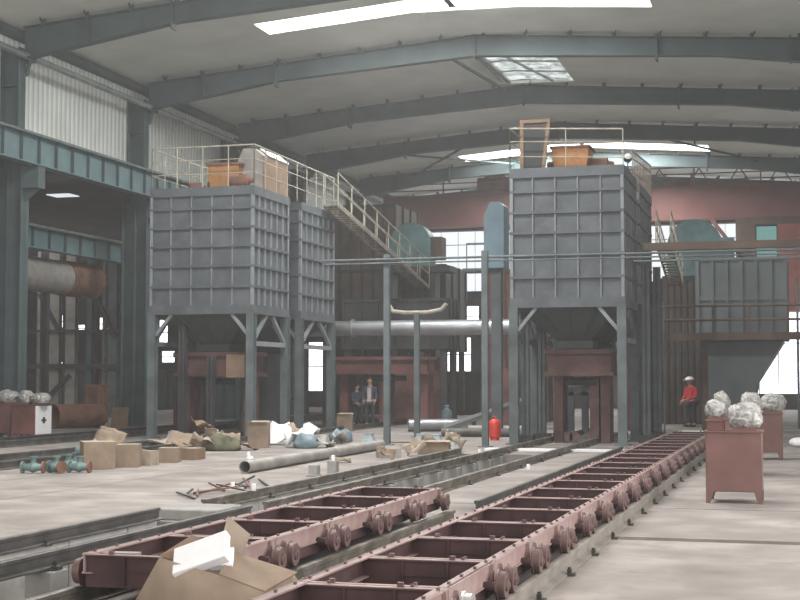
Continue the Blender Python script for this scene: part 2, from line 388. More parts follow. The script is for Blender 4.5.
for i, y in enumerate(BAYS[2:]):
    if i == 0: continue
    t = thing('roof_rafter', 'long grey-green steel roof rafter, '+rn[i-1 if i else 0], 'rafter', (XRIDGE, y, 0), group='portal rafters under the roof')
    m = MB()
    for sg, xe in ((-1, XC+.3-XRIDGE), (1, XR-XRIDGE)):
        xa, xb = 0, xe; za = ZR-.14; zb = za-SL*abs(xb); xk = xb*.58; zk = za-SL*abs(xk); da, dk, db = .70, .58, .98
        top = [(xa, za), (xk, zk), (xb, zb)]; bot = [(xb, zb-db), (xk, zk-dk), (xa, za-da)]
        m.prism(top+bot, 'y', -.012, .012)
        for (p0, p1) in (((xa, za), (xk, zk)), ((xk, zk), (xb, zb)), ((xb, zb-db), (xk, zk-dk)), ((xk, zk-dk), (xa, za-da))):
            m.add([(p0[0], -.17, p0[1]), (p1[0], -.17, p1[1]), (p1[0], .17, p1[1]), (p0[0], .17, p0[1]),
                   (p0[0], -.17, p0[1]-.03), (p1[0], -.17, p1[1]-.03), (p1[0], .17, p1[1]-.03), (p0[0], .17, p0[1]-.03)],
                  [(0, 3, 2, 1), (4, 5, 6, 7), (0, 1, 5, 4), (1, 2, 6, 5), (2, 3, 7, 6), (3, 0, 4, 7)])
    m.build('rafter_beam', M['rafter'], t)
    m = MB()
    for x in (0, (XC-XRIDGE)*.58, (XC-XRIDGE)*.8, 6.2, 10.5):
        z = ZR-.14-SL*abs(x); m.box(x-.03, x+.03, -.19, .19, z-.80, z+.06)
    m.each('splice_plate', M['rafter'], t)
    m = MB()
    for k in range(-8, 9):
        x = k*1.5+.3
        if XC-XRIDGE+.5 < x < XR-XRIDGE: z = ZR-.14-SL*abs(x); m.cb((x, -.12, z+.05), (.12, .06, .22)); m.bar((x, -.15, z), (x+.1, -.5, z+.08), .04)
    m.each('purlin_cleat', M['rafter'], t)
# wind bracing rods in the roof
for nm, a, b in (('left of the ridge between the far rafters', (-20, 64.2), (-14.5, 72.4)), ('crossing the first in the left far bay', (-14.5, 64.2), (-20, 72.4)),
                 ('right of the ridge in the far bay', (-7.5, 64.2), (-2.0, 72.4)), ('at the dirty skylight beside the ridge', (-12.2, 47.0), (-11.3, 55.2))):
    m = MB(); m.bar((a[0], a[1], zroof(a[0])-.35), (b[0], b[1], zroof(b[0])-.35), .09, .09)
    tag(m.build('bracing_rod', M['rafter']), 'thin steel roof bracing rod '+nm, 'brace')
# eave gutter pipe along the wall and eave girt
m = MB(); m.box(XW, XW+.35, YN, YE, zroof(XW)-.25, zroof(XW)-.02); struct('trim_3', m, M['rafter'])
t = thing('rainwater_pipe', 'long grey pipe running under the left eave past the column heads', 'pipe', (-23.0, 0, 11.75))
m = MB(); m.tube((0, YN+6, 0), (0, 79, 0), .11, n=12); m.build('pipe_run', M['galv'], t)
for y in BAYS[3:8]:
    m = MB(); m.box(-.25, .14, y+.25, y+.31, -.16, .16); m.tube((.02, y+.1, -.12), (-.2, y+.25, -.55), .07); m.build('hanger', M['colm'], t)
# crane runway beams
def runway(nm, x, z0, z1, label, y0=8, y1=80, sp=1.03, fl=.24):
    t = thing(nm, label, 'beam', (x, 0, 0))
    m = MB(); m.box(-.012, .012, y0, y1, z0, z1); m.box(-fl, fl, y0, y1, z1-.035, z1); m.box(-fl*.8, fl*.8, y0, y1, z0, z0+.035); m.build('girder', M['beam'], t)
    m = MB(); k = y0+.3
    while k < y1: m.box(.01, .12, k-.008, k+.008, z0+.03, z1-.03); k += sp
    o = m.build('web_stiffeners', M['rafter'], t); o['kind'] = 'stuff'
    m = MB(); m.box(-.05, .05, y0, y1, z1, z1+.1); m.box(-.6, -fl, y0, y1, z1-.05, z1-.02); m.build('crane_rail', M['rail' if x < -24.5 else 'railst'], t)
    return t
runway('crane_runway_beam', -22.6, 8.28, 9.2, 'deep blue-green crane runway beam with stiffeners along the left columns', sp=1.03)
runway('crane_runway_beam', -25.3, 6.2, 6.95, 'lower blue-green crane beam seen between the left columns', sp=1.1)
t = thing('duct', 'fat pale round duct behind the left columns', 'duct', (-26.2, 0, 5.45))
for y in (24, 34, 45):
    m = MB(); m.box(-.1, .1, y-.1, y+.1, -5.45, -.6); m.build('support', M['darkm'], t)
m = MB(); m.tube((0, 20, 0), (0, 46.0, 0), .62, n=24); m.build('duct_run', M['pipe'], t)
m = MB(); m.tube((0, 46.0, 0), (0, 48.3, 0), .66, n=24); m.build('duct_end', M['rust'], t, label='rust red end section')

# ---------------------------------------------------------------- overhead crane
t = thing('overhead_crane', 'red-brown overhead travelling crane spanning the far end of the hall', 'crane', (0, 75, 0))
m = MB(); m.box(-22.4, XR-.3, -.3, .3, 10.15, 11.85); m.box(-22.4, XR-.3, -.45, .45, 11.85, 11.9); m.box(-22.4, XR-.3, -.38, .38, 10.1, 10.15)
m.box(-22.4, XR-.3, 2.2, 2.8, 10.15, 11.85)
m.build('bridge_girder', M['crane'], t)
m = MB(); m.box(-23.0, -22.3, -1.2, 3.8, 9.35, 10.2); m.build('end_truck', M['crane'], t)
for sy in (-.8, 3.4):
    m = MB(); m.lathe((-22.6, sy, 9.38), [(-.08, .24), (.08, .24)], 'x'); m.build('truck_wheel', M['raildark'], t)
m = MB()
for z in (12.15, 12.5, 12.85): m.bar((-22.3, -.42, z), (XR-.4, -.42, z), .06)
x = -22.3
while x < XR-.4: m.bar((x, -.42, 11.9), (x, -.42, 12.85), .07); x += 3.4
m.build('guard_rail', M['crane'], t)
m = MB()
for k in range(4):
    x = -7.1+k*2.05
    m.bar((x-.55, -.42, 11.9), (x, -.42, 12.8), .06); m.bar((x, -.42, 12.8), (x+.6, -.42, 11.9), .06)
m.each('rail_brace', M['crane'], t)
m = MB(); m.box(-17.0, -15.2, -.35, 2.6, 11.95, 12.6); m.box(-16.7, -15.6, .2, 1.2, 12.6, 12.95); m.tube((-17.1, .4, 12.55), (-15.3, .4, 12.55), .32); m.build('trolley', M['redbrown'], t)
m = MB(); m.box(-6.7, -5.5, -.3, .3, 11.9, 12.35); m.build('control_box', M['brownm'], t)
c = MB(); c.box(-3.2, -2.2, -.6, 1.2, 7.7, 9.7); c.box(-2.2, -1.1, .9, 1.2, 7.7, 9.9); c.box(-3.2, .3, -.6, 1.2, 9.7, 10.1); c.box(-2.2, -1.1, -.6, 1.2, 7.4, 7.9)
cab = c.build('operator_cab', M['brownm'], t)
m = MB(); m.box(-2.15, -1.15, -.62, -.58, 7.9, 9.6); m.build('cab_window', M['tealglass'], cab)
m = MB(); m.box(-1.1, .35, -.6, 1.2, 5.2, 9.7); m.build('ladder_shaft', M['cranered'], cab, label='bright red enclosure')
m = MB(); m.bar((-4.5, -.5, 10.15), (-2.9, -.5, 8.0), .2); m.build('cab_brace', M['redbrown'], t)

# ================================================================== SILOS
def silo(x0, x1, y0, y1, label, hop=True, depth_cols=5, zt=7.3, zb=3.65, nlegs=True, frontrow=True):
    w_ = x1-x0; d = y1-y0
    t = thing('grey_silo', label, 'silo', ((x0+x1)/2, (y0+y1)/2, 0), group='ribbed grey silos')
    a, b = -w_/2, w_/2; e, g = -d/2, d/2
    m = MB(); m.box(a+.08, b-.08, e+.08, g-.08, zb, zt-.05); m.build('silo_body', M['silo'], t)
    rows = [zt-.12, zt-.62, zt-1.18, zt-1.72, zt-2.3, zt-2.9, zb+.08]
    m = MB()
    for i, z in enumerate(rows):
        h = .13 if i in (0, 6) else .035
        m.box(a, b, e, e+.1, z-h, z+h); m.box(a, b, g-.1, g, z-h, z+h); m.box(a, a+.1, e+.1, g-.1, z-h, z+h); m.box(b-.1, b, e+.1, g-.1, z-h, z+h)
    m.build('horizontal_ribs', M['silo'], t)
    m = MB()
    for k in range(6):
        x = a+.03+(w_-.06)*k/5; m.box(x-.016, x+.016, e+.02, e+.1, zb, zt-.02); m.box(x-.016, x+.016, g-.1, g-.02, zb, zt-.02)
    nc = depth_cols
    for k in range(nc+1):
        y = e+.03+(d-.06)*k/nc; m.box(b-.1, b-.02, y-.02, y+.02, zb, zt-.02); m.box(a+.02, a+.1, y-.02, y+.02, zb, zt-.02)
    m.build('vertical_ribs', M['siloedge'], t)
    # pyramid hopper
    m = MB(); o = .45
    m.add([(a+.1, e+.1, zb), (b-.1, e+.1, zb), (b-.1, g-.1, zb), (a+.1, g-.1, zb), (-o, -o, 2.75), (o, -o, 2.75), (o, o, 2.75), (-o, o, 2.75)],
          [(0, 1, 5, 4), (1, 2, 6, 5), (2, 3, 7, 6), (3, 0, 4, 7), (4, 5, 6, 7)])
    m.box(-o-.08, o+.08, -o-.08, o+.08, 2.54, 2.75)
    for k in (-.8, 0, .8): m.bar((k, e+.1, zb-.05), (k*.35, -o-.02, 2.8), .06)
    m.build('hopper', M['hopper'], t)
    m = MB(); m.box(a+.02, b-.02, e+.02, g-.02, zt-.06, zt); m.build('roof_plate', M['silo'], t)
    for (x, y) in ((a+.1, e+.1), (b-.1, e+.1), (a+.1, g-.1), (b-.1, g-.1)):
        m = MB(); m.box(x-.12, x+.12, y-.11, y-.09, 0, zb); m.box(x-.12, x+.12, y+.09, y+.11, 0, zb); m.box(x-.012, x+.012, y-.1, y+.1, 0, zb); m.box(x-.2, x+.2, y-.2, y+.2, 0, .04)
        m.build('leg', M['leg'], t)
    m = MB()
    for x in (a+.1, b-.1):
        m.bar((x, e+.2, 2.75), (x, g-.2, 2.75), .12, .14)
        m.bar((x, e+.2, 2.8), (x, e+d*.42, zb-.05), .1); m.bar((x, g-.2, 2.8), (x, e+d*.58, zb-.05), .1)
    for y in (e+.1, g-.1):
        m.bar((a+.2, y, 3.0), (a+.7, y, zb-.05), .09); m.bar((b-.2, y, 3.0), (b-.7, y, zb-.05), .09)
    m.each('brace', M['siloedge'], t)
    return t
silo(-18.4, -15.1, 37.4, 40.35, 'left ribbed grey silo, nearest, with an orange bin on its roof', depth_cols=6)
silo(-18.4, -15.1, 41.4, 44.7, 'narrow-looking ribbed grey silo directly behind the left near one', depth_cols=6)
silo(-7.42, -4.37, 36.4, 39.4, 'right ribbed grey silo, nearest, with a hatch frame on its roof')
silo(-7.42, -4.37, 40.1, 43.4, 'ribbed grey silo directly behind the right near one')

def guard(name, label, pts, h=1.2, sp=1.25, mm='rail', r=.018, mid=(.4, .8), group=None, cat='railing'):
    t = thing(name, label, cat, pts[0], group=group); o = Vector(pts[0])
    P = [Vector(p_)-o for p_ in pts]; up = Vector((0, 0, 1))
    m = MB()
    for a, b in zip(P[:-1], P[1:]): m.tube(a+up*h, b+up*h, r*1.25, n=8)
    m.build('top_rail', M[mm], t)
    m = MB()
    for z in mid:
        for a, b in zip(P[:-1], P[1:]): m.tube(a+up*z, b+up*z, r*.8, n=6)
    m.each('mid_rail', M[mm], t)
    m = MB()
    for a, b in zip(P[:-1], P[1:]):
        k = max(1, round((b-a).length/sp))
        for i in range(k+1): q = a.lerp(b, i/k); m.tube(q, q+up*h, r, n=6)
    m.each('post', M[mm], t)
    return t
guard('handrail', 'thin pale handrail around the roof of the left near silo', [(-18.35, 43.5, 7.3), (-18.35, 37.45, 7.3), (-15.12, 37.45, 7.3), (-15.12, 44.6, 7.3)], sp=.85)
guard('handrail', 'thin pale handrail around the roof of the right near silo', [(-7.4, 39.4, 7.3), (-7.4, 36.45, 7.3), (-4.4, 36.45, 7.15)], h=1.1, sp=1.5, mid=(.35, .75))
guard('handrail', 'brown handrail along the right edge of the right silos', [(-4.4, 38.6, 7.0), (-4.4, 43.4, 7.3)], h=1.0, sp=.4, mm='stair')

def stairs(label, a, b, w=.8, hr=1.05, tn=24):
    t = thing('steel_stairs', label, 'stairs', a); o = Vector(a); A = Vector((0, 0, 0)); B = Vector(b)-o
    m = MB()
    side = Vector((B.y, -B.x, 0)).normalized()*w/2
    for s_ in (-1, 1): m.bar(A+side*s_, B+side*s_, .03, .14)
    m.each('stringer', M['stair'], t)
    m = MB()
    for i in range(tn): q = A.lerp(B, (i+.5)/tn); m.cb(q, (w, .26, .03), (0, 0, math.atan2(B.y, B.x)-PI/2))
    m.each('tread', M['stair'], t)
    m = MB(); up = Vector((0, 0, 1))
    for s_ in (-1, 1):
        for h in (hr*.5, hr): m.tube(A+side*s_+up*h, B+side*s_+up*h, .022, n=8)
        for i in range(9): q = A.lerp(B, i/8)+side*s_; m.tube(q, q+up*hr, .018, n=6)
    m.build('handrail', M['rail'], t)
    return t
stairs('long steel stairs descending away behind the left silos', (-14.78, 43.3, 7.42), (-14.78, 55.0, 5.45), w=.5, tn=40)
stairs('steep brown stairs on the far right side of the right silos', (-4.05, 43.6, 5.9), (-4.05, 48.0, 4.85), w=.45, tn=16)
# things on silo roofs
def bin_(x, y, z, w_, h, label):
    t = thing('orange_bin', label, 'bin', (x, y, z))
    m = MB(); a = w_/2; b = a*.86
    m.add([(-b, -b, .08), (b, -b, .08), (b, b, .08), (-b, b, .08), (-a, -a, h*.55), (a, -a, h*.55), (a, a, h*.55), (-a, a, h*.55)],
          [(0, 3, 2, 1), (0, 1, 5, 4), (1, 2, 6, 5), (2, 3, 7, 6), (3, 0, 4, 7)]); m.box(-a, a, -a, a, h*.55, h*.92)
    m.build('bin_body', M['orange'], t)
    m = MB(); m.box(-a-.06, a+.06, -a-.06, a+.06, h*.92, h); m.build('rim', M['rust'], t)
    m = MB()
    for sx in (-1, 1): m.box(sx*a*.98-.06, sx*a*.98+.06, -.1, .1, 0, h*.5); m.tube((sx*(a+.02), 0, h*.35), (sx*(a+.2), 0, h*.35), .1)
    m.box(-a, a, -.35, .35, 0, .1)
    m.build('mount', M['rust'], t); return t
bin_(-16.5, 38.9, 7.3, .98, .86, 'orange vibrating bin on the left near silo roof')
bin_(-5.9, 37.6, 7.3, .98, .68, 'orange vibrating bin on the right near silo roof')
t = thing('filter_cabinet', 'tan and grey peaked cabinet on the left near silo roof', 'cabinet', (-15.75, 39.7, 7.3))
m = MB(); m.prism([(-.45, 0), (.38, 0), (.38, 1.1), (.1, 1.32), (-.25, 1.32), (-.45, .9)], 'y', -.95, 1.1); m.build('cabinet_body', M['pipe'], t)
m = MB(); m.box(.38, .42, -.93, 1.08, .02, 1.08); m.build('side_panel', M['tanbox'], t, label='tan side panel')
m = MB(); m.quad((.44, -.5, 1.1), (.44, 1.1, 1.1), (.12, 1.1, 1.36), (.1, -.5, 1.36), .03); m.build('roof_sheet', M['foam'], t, label='white crumpled sheet')
def motor(x, y, z, label, rz=0, s=1, mm='rust'):
    t = thing('roof_motor', label, 'motor', (x, y, z), rz)
    m = MB(); m.lathe((0, 0, .2*s), [(-.3*s, .1*s), (-.28*s, .15*s), (.18*s, .15*s), (.2*s, .08*s), (.34*s, .05*s)], 'x', 14); m.build('motor_body', M[mm], t)
    m = MB(); m.box(-.25*s, .15*s, -.14*s, .14*s, 0, .05*s); m.box(-.18*s, -.12*s, -.1*s, .1*s, 0, .2*s); m.box(.05*s, .1*s, -.1*s, .1*s, 0, .2*s); m.build('foot', M[mm], t)
motor(-15.75, 38.0, 7.3, 'small rusty motor between the orange bin and the tan cabinet', s=1.2)
motor(-5.15, 37.6, 7.3, 'small rusty motor right of the orange bin on the right silo', s=1.1)
motor(-17.3, 38.3, 7.3, 'small rusty motor left of the orange bin on the left silo', rz=.6, s=.8)
t = thing('hatch_frame', 'rusty open rectangular hatch frame standing on the right near silo', 'frame', (-6.78, 36.75, 7.3))
m = MB(); m.box(-.4, -.3, -.05, .05, 0, 1.3); m.bar((.22, 0, 0), (.38, 0, 1.32), .09); m.box(-.4, .42, -.06, .06, 1.27, 1.36); m.build('frame', M['tanbox'], t)
m = MB(); m.quad((-.3, .03, 0), (.22, .03, 0), (.34, .03, 1.0), (-.3, .03, 1.27), .04); m.build('panel', M['darkm'], t)
m = MB(); m.box(-.3, .3, .0, .06, .95, 1.27); m.build('top_panel', M['brownm'], t)
t = thing('spot_lamp', 'round white lamp on a short post above the right silo corner', 'lamp', (-4.4, 37.5, 7.2))
m = MB(); m.tube((0, 0, 0), (0, 0, .38), .02, n=8); m.build('post', M['darkm'], t)
m = MB(); m.ball((0, 0, .42), .11, 14, 10); m.build('lamp_housing', M['dark'], t)
m = MB(); m.ball((.01, -.035, .46), .095, 14, 10); m.build('lens', M['helmet'], t)

# ================================================================== fans and ducts beyond
def fan(x, y, z, r, label, mm, dx=1, mm2='teal'):
    t = thing('centrifugal_fan', label, 'fan', (x, y, z))
    prof = []
    m = MB(); pts = [(math.cos(a)*r, math.sin(a)*r) for a in [R(k*12) for k in range(0, 16)]]+[(-r, -r*1.1), (r, -r*1.1)]
    m.prism(pts, 'y', -.45, .45); m.build('volute', M[mm], t)
    m = MB(); m.lathe((0, 0, 0), [(-.47, r*.5), (-.45, r*.95), (.45, r*.95), (.47, r*.5)], 'y', 30); m.build('end_disc', M[mm], t)
    m = MB(); m.box(dx*r*.9-.1, dx*r*.9+.55, -.35, .45, -r*.75, r*.3); m.build('drive_guard', M[mm2], t)
    m = MB(); m.box(-r-.2, r+.9, -.6, .6, -r*1.1-.25, -r*1.1)
    for sx in (-r, r+.1): m.box(sx-.1, sx+.1, -.4, .4, -z, -r*1.1-.25)
    m.build('support', M['darkm'], t); return t
fan(-16.0, 57.8, 7.5, .9, 'teal centrifugal fan on a platform behind the left silos', 'teal', mm2='brownm')
fan(-4.1, 58, 7.1, 1.1, 'large blue-teal domed fan casing right of the right silos', 'teal')
t = thing('duct_box', 'tall light blue duct box left of the right silos', 'duct', (-8.95, 42, 0))
m = MB(); m.prism([(-.32, 5.1), (.3, 5.1), (.3, 7.0), (.15, 7.12), (-.12, 7.12), (-.32, 6.7)], 'y', -.4, .4); m.build('duct_body', M['ltblue'], t)
m = MB(); m.box(-.15, .15, -.15, .15, 0, 5.1); m.build('support_post', M['leg'], t)
guard('handrail', 'tiny handrail bracket beside the light blue duct box', [(-9.9, 42, 5.1), (-9.3, 42, 5.1)], h=.8, sp=.6, mm='leg')
m = MB(); m.box(-9.95, -9.2, 41.6, 42.4, 5.0, 5.1); 
tag(m.build('small_platform', M['leg']), 'small grey platform left of the light blue duct box', 'platform')

# pipe rack across the hall
t = thing('pipe_rack', 'pair of thin horizontal service pipes crossing in front of the right silos', 'pipe', (0, 35.13, 0))
for z, r_, x0, x1 in ((4.86, .03, -12.2, XR-.3), (4.76, .022, -12.2, XR-.3), (4.66, .025, -4.0, XR-.3)):
    m = MB(); m.tube((x0, 0, z), (x1, 0, z), r_, n=10); m.build('pipe_run', M['leg'], t)
m = MB(); m.box(-3.75, XR-.3, .1, .3, 4.93, 5.12); m.build('support_beam', M['brownm'], t, label='brown flat beam')
for lbl, x, y, h in (('left of the three thin poles in the middle', -10.46, 35.25, 5.0), ('middle one of the three thin poles, carrying a bent pipe', -11.0, 40.2, 3.7), ('right of the three thin poles, beside the red tank', -7.75, 34.9, 5.0)):
    t = thing('steel_pole', 'slim grey-green steel pole, '+lbl, 'pole', (x, y, 0), group='thin poles')
    m = MB(); m.box(-.08, .08, -.07, -.055, 0, h); m.box(-.08, .08, .055, .07, 0, h); m.box(-.015, .015, -.06, .06, 0, h); m.box(-.08, -.07, -.06, .06, 0, h); m.build('shaft', M['leg'], t)
    m = MB(); m.box(-.16, .16, -.16, .16, 0, .025); m.build('base_plate', M['leg'], t)
t = thing('bent_pipe', 'pale bent pipe bracket on top of the middle thin pole', 'pipe', (-11.0, 40.2, 3.7))
m = MB(); m.pipe([(-.95, 0, .35), (-.75, 0, .05), (-.4, 0, 0), (.3, 0, 0), (.75, 0, .08), (.9, 0, .25)], .06); m.build('pipe_run', M['rail'], t)

# silver header pipe
t = thing('silver_pipe', 'long horizontal silver pipe at head height crossing behind the thin poles', 'pipe', (0, 47, 3.5))
m = MB(); m.tube((-17.5, 0, 0), (-7.6, 0, 0), .27, n=24); m.build('pipe_run', M['silver'], t)
for x in (-15.2, -12.8, -10.4, -8.2):
    m = MB(); m.lathe((x, 0, 0), [(-.03, .33), (.03, .33)], 'x', 24); m.build('flange', M['galv'], t)
for x in (-16.2, -9.2):
    m = MB(); m.box(x-.1, x+.1, -.1, .1, -3.5, -.26); m.build('support', M['darkm'], t)

# dark process plant behind
def plant(name, label, cat, x0, x1, y0, y1, z0, z1, mm, ribs=6, mm2=None, legs=1, top=None):
    t = thing(name, label, cat, ((x0+x1)/2, (y0+y1)/2, 0)); a, b = (x0-x1)/2, (x1-x0)/2; e, g = (y0-y1)/2, (y1-y0)/2
    m = MB(); m.box(a, b, e, g, z0, z1); m.build('casing', M[mm], t)
    m = MB()
    for k in range(ribs+1): x = a+(b-a)*k/ribs; m.box(x-.05, x+.05, e-.1, e, z0, z1)
    for z in (z0+.06, (z0+z1)/2, z1-.06): m.box(a, b, e-.08, e, z-.06, z+.06)
    for k in range(4): y = e+(g-e)*k/3; m.box(b, b+.08, y-.05, y+.05, z0, z1); m.box(a-.08, a, y-.05, y+.05, z0, z1)
    m.build('ribs', M[mm2 or mm], t)
    if z0 > .3 and legs:
        for x in (a+.15, b-.15):
            for y in (e+.15, g-.15):
                m = MB(); m.box(x-.12, x+.12, y-.12, y+.12, 0, z0); m.build('leg', M[mm2 or mm], t)
    if top: top(t, a, b, e, g)
    return t
plant('dust_filter', 'dark brown-grey filter house behind the descending stairs', 'machine', -20.6, -17.5, 60.2, 64, 3.6, 9.6, 'brownm', mm2='darkm')
plant('sand_tower', 'wide dark grey process tower between the two silo groups', 'machine', -17.4, -15.4, 61, 65, 3.0, 6.9, 'darkm')
plant('sand_cooler', 'broad dark machine casing behind the silver pipe', 'machine', -17.6, -13.35, 53.2, 55, 2.9, 4.9, 'darkm')
plant('separator', 'dark machine casing left of the daylit gap', 'machine', -22.5, -18.6, 66, 69.5, 0, 7.6, 'darkm')
plant('separator', 'dark red-brown upright casing right of the daylit gap, behind the third pole', 'machine', -12.45, -9.9, 56, 58, 0, 6.2, 'redbrown', mm2='brownm')
plant('separator', 'low dark casing under the small daylit gap in the centre', 'machine', -18.3, -14.4, 66, 69, 0, 2.1, 'darkm')
plant('dust_filter', 'tall dark blue-grey dust unit behind the walkway at right', 'machine', -3.5, -.5, 50.5, 54, 3.1, 6.0, 'greym', mm2='greym', legs=0)
t = thing('dust_hopper', 'grey hopper tapering down below the blue-grey dust unit', 'hopper', (-2, 52.25, 0))
m = MB(); m.prism([(-1.3, .3), (.25, .3), (.5, 1.6), (1.42, 3.05), (-1.42, 3.05), (-1.42, 1.0)], 'y', -1.4, 1.4); m.build('hopper_body', M['greym'], t)
m = MB(); m.box(-.95, .15, -.8, .8, 0, .3); m.build('outlet', M['darkm'], t)
m = MB(); m.tube((-.12, 50.2, 0), (-.12, 50.2, 5.2), .045, n=8); tag(m.build('steel_post', M['leg']), 'thin dark post against the bright opening at right', 'post')
plant('dust_filter', 'dark brown casing left of the tall blue-grey dust unit', 'machine', -5.2, -3.75, 54.5, 56.5, 0, 5.6, 'brownm', mm2='darkm')
# walkway at right
t = thing('walkway', 'dark steel walkway with a kick rail crossing below the dust unit at right', 'walkway', (0, 46, 0))
m = MB(); m.box(-5.0, XR-.3, -.5, .5, 3.0, 3.06); m.box(-5.0, XR-.3, -.52, -.48, 2.95, 3.2); m.build('deck', M['brownm'], t)
m = MB()
for z in (3.6, 4.05): m.tube((-5, -.48, z), (XR-.3, -.48, z), .04, n=8)
for k in range(8): m.tube((-5+k*1.15, -.48, 3.0), (-5+k*1.15, -.48, 4.05), .035, n=6)
m.build('handrail', M['brownm'], t)
for x in (-4.9, -3.0, 1.5):
    m = MB(); m.box(x-.1, x+.1, -.1, .1, 0, 3.0); m.build('leg', M['brownm'], t)
m = MB()
for k in range(9): m.bar((-4.6, -.5, .3*k+.3), (-4.25, -.5, .3*k+.3), .03)
m.bar((-4.6, -.5, 0), (-4.6, -.5, 4.2), .05); m.bar((-4.25, -.5, 0), (-4.25, -.5, 4.2), .05); m.build('ladder', M['leg'], t)

# shake-out machines below the silos
def shaker(x0, x1, y, z0, z1, label, mm='redbrown', legs=(-1, 0, 1), lw=.16):
    t = thing('shakeout_machine', label, 'machine', ((x0+x1)/2, y, 0)); a, b = (x0-x1)/2, (x1-x0)/2
    m = MB(); m.box(a, b, -.6, .6, z0, z1); m.box(a-.08, b+.08, -.7, .7, z1-.12, z1); m.box(a-.08, b+.08, -.7, .7, z0, z0+.12); m.build('trough', M[mm], t)
    for k in legs:
        x = k*(b-.2); m = MB(); m.box(x-lw, x+lw, -.3, .5, 0, z0); m.build('leg', M[mm], t)
    m = MB(); m.tube((a*.5, -.3, z0-.15), (b*.5, -.3, z0-.15), .1); m.build('drive_shaft', M['darkm'], t)
    return t
shaker(-17.9, -15.6, 38.9, 1.8, 2.52, 'red-brown trough under the left near silo', 'troughm', (-1, 1), .09)
shaker(-16.7, -13.2, 50.2, 1.9, 2.55, 'red-brown portal machine behind the two left poles', 'redbrown')
shaker(-6.6, -4.9, 38.1, 1.8, 2.52, 'red-brown trough under the right near silo', 'troughm', (-.95, .55, 1), .12)
t = thing('steel_plate', 'tan square plate hung in front of the left red-brown trough', 'plate', (-15.95, 38.12, 1.82))
m = MB(); m.box(-.28, .3, -.02, .02, -.05, .62); m.build('sheet', M['tanbox'], t)
m = MB(); m.tube((0, 0, 0), (0, 0, 3.0), .55, n=24)
for z in (.1, 1.0, 1.9): m.lathe((0, 0, z), [(-.04, .6), (.04, .6)], 'z', 24)
t = thing('dark_tank', 'dark vertical ribbed tank under the left near silo', 'tank', (-18.0, 41.0+.9, 0)); t.location = (-17.7, 45.2, 0); m.build('shell', M['greym'], t)
for i, (x, y, w_, h, mm, lb) in enumerate(((-15.1, 54, .95, 2.5, 'redbrown', 'broad maroon upright between the left and middle thin poles'), (-14.0, 54.6, .45, 2.6, 'redbrown', 'narrow maroon upright just right of the middle thin pole'),
        (-5.5, 47.5, .8, 1.75, 'redbrown', 'maroon upright cabinet below the right trough, left one'), (-4.9, 47.2, .35, 1.9, 'redbrown', 'narrow maroon upright cabinet below the right trough'),
        (-10.2, 51, .8, 2.1, 'redbrown', 'dull red upright casing behind the red gas tank'))):
    t = thing('machine_cabinet', lb, 'cabinet', (x, y, 0))
    m = MB(); m.box(-w_/2, w_/2, -.4, .4, 0, h); m.build('casing', M[mm], t, bevel=.02)
    m = MB(); m.box(-w_/2+.05, w_/2-.05, -.43, -.4, .15, h-.2); m.box(w_/2-.14, w_/2-.1, -.47, -.43, h*.5, h*.6); m.build('door', M[mm], t)
# pale machinery in the right silo's legs
t = thing('control_frame', 'light grey-green steel frame with pipes inside the right silo legs', 'frame', (-6.55, 43.9, 0))
m = MB()
for x in (-.45, .0, .5): m.box(x-.1, x+.1, -.1, .1, 0, 1.9)
m.box(-.5, .6, -.1, .1, 1.75, 2.05); m.box(-.5, .6, -.1, .1, 1.2, 1.32); m.build('frame', M['leg'], t)
m = MB(); m.pipe([(.55, -.2, .2), (.5, -.2, 1.3), (.8, -.2, 1.9)], .05); m.tube((-.5, -.15, 1.5), (.4, -.15, 1.6), .06); m.build('pipe_run', M['pipe'], t)
for i, (x, y, z1) in enumerate(((-6.95, 38.6, 3.3), (-6.5, 39.15, 2.6), (-7.15, 37.2, 3.6), (-4.05, 38.4, 5.3), (-3.95, 40.4, 4.9), (-4.25, 41.8, 4.6))):
    t = thing('support_post', ('blue-grey steel post among the right silo legs, '+['third from the left', 'fourth from the left', 'second from the left', 'right of the corner leg', 'next right again', 'farthest right'][i]), 'post', (x, y, 0), group='posts around the right silo')
    m = MB(); m.box(-.1, .1, -.1, -.08, 0, z1); m.box(-.1, .1, .08, .1, 0, z1); m.box(-.012, .012, -.1, .1, 0, z1); m.build('shaft', M['leg'], t)
    m = MB(); m.box(-.22, .22, -.2, .2, 0, .22); m.build('footing', M['darkm'], t)
for i, (x, y, z1) in enumerate(((-17.5, 37.85, 3.3), (-16.4, 40.05, 3.3), (-16.6, 37.85, 2.4))):
    t = thing('support_post', ('dark steel post among the left silo legs, '+['leftmost', 'middle, set back', 'short one'][i]), 'post', (x, y, 0), group='posts around the left silo')
    m = MB(); m.box(-.1, .1, -.1, -.08, 0, z1); m.box(-.1, .1, .08, .1, 0, z1); m.box(-.012, .012, -.1, .1, 0, z1); m.build('shaft', M['darkm' if i != 1 else 'leg'], t)

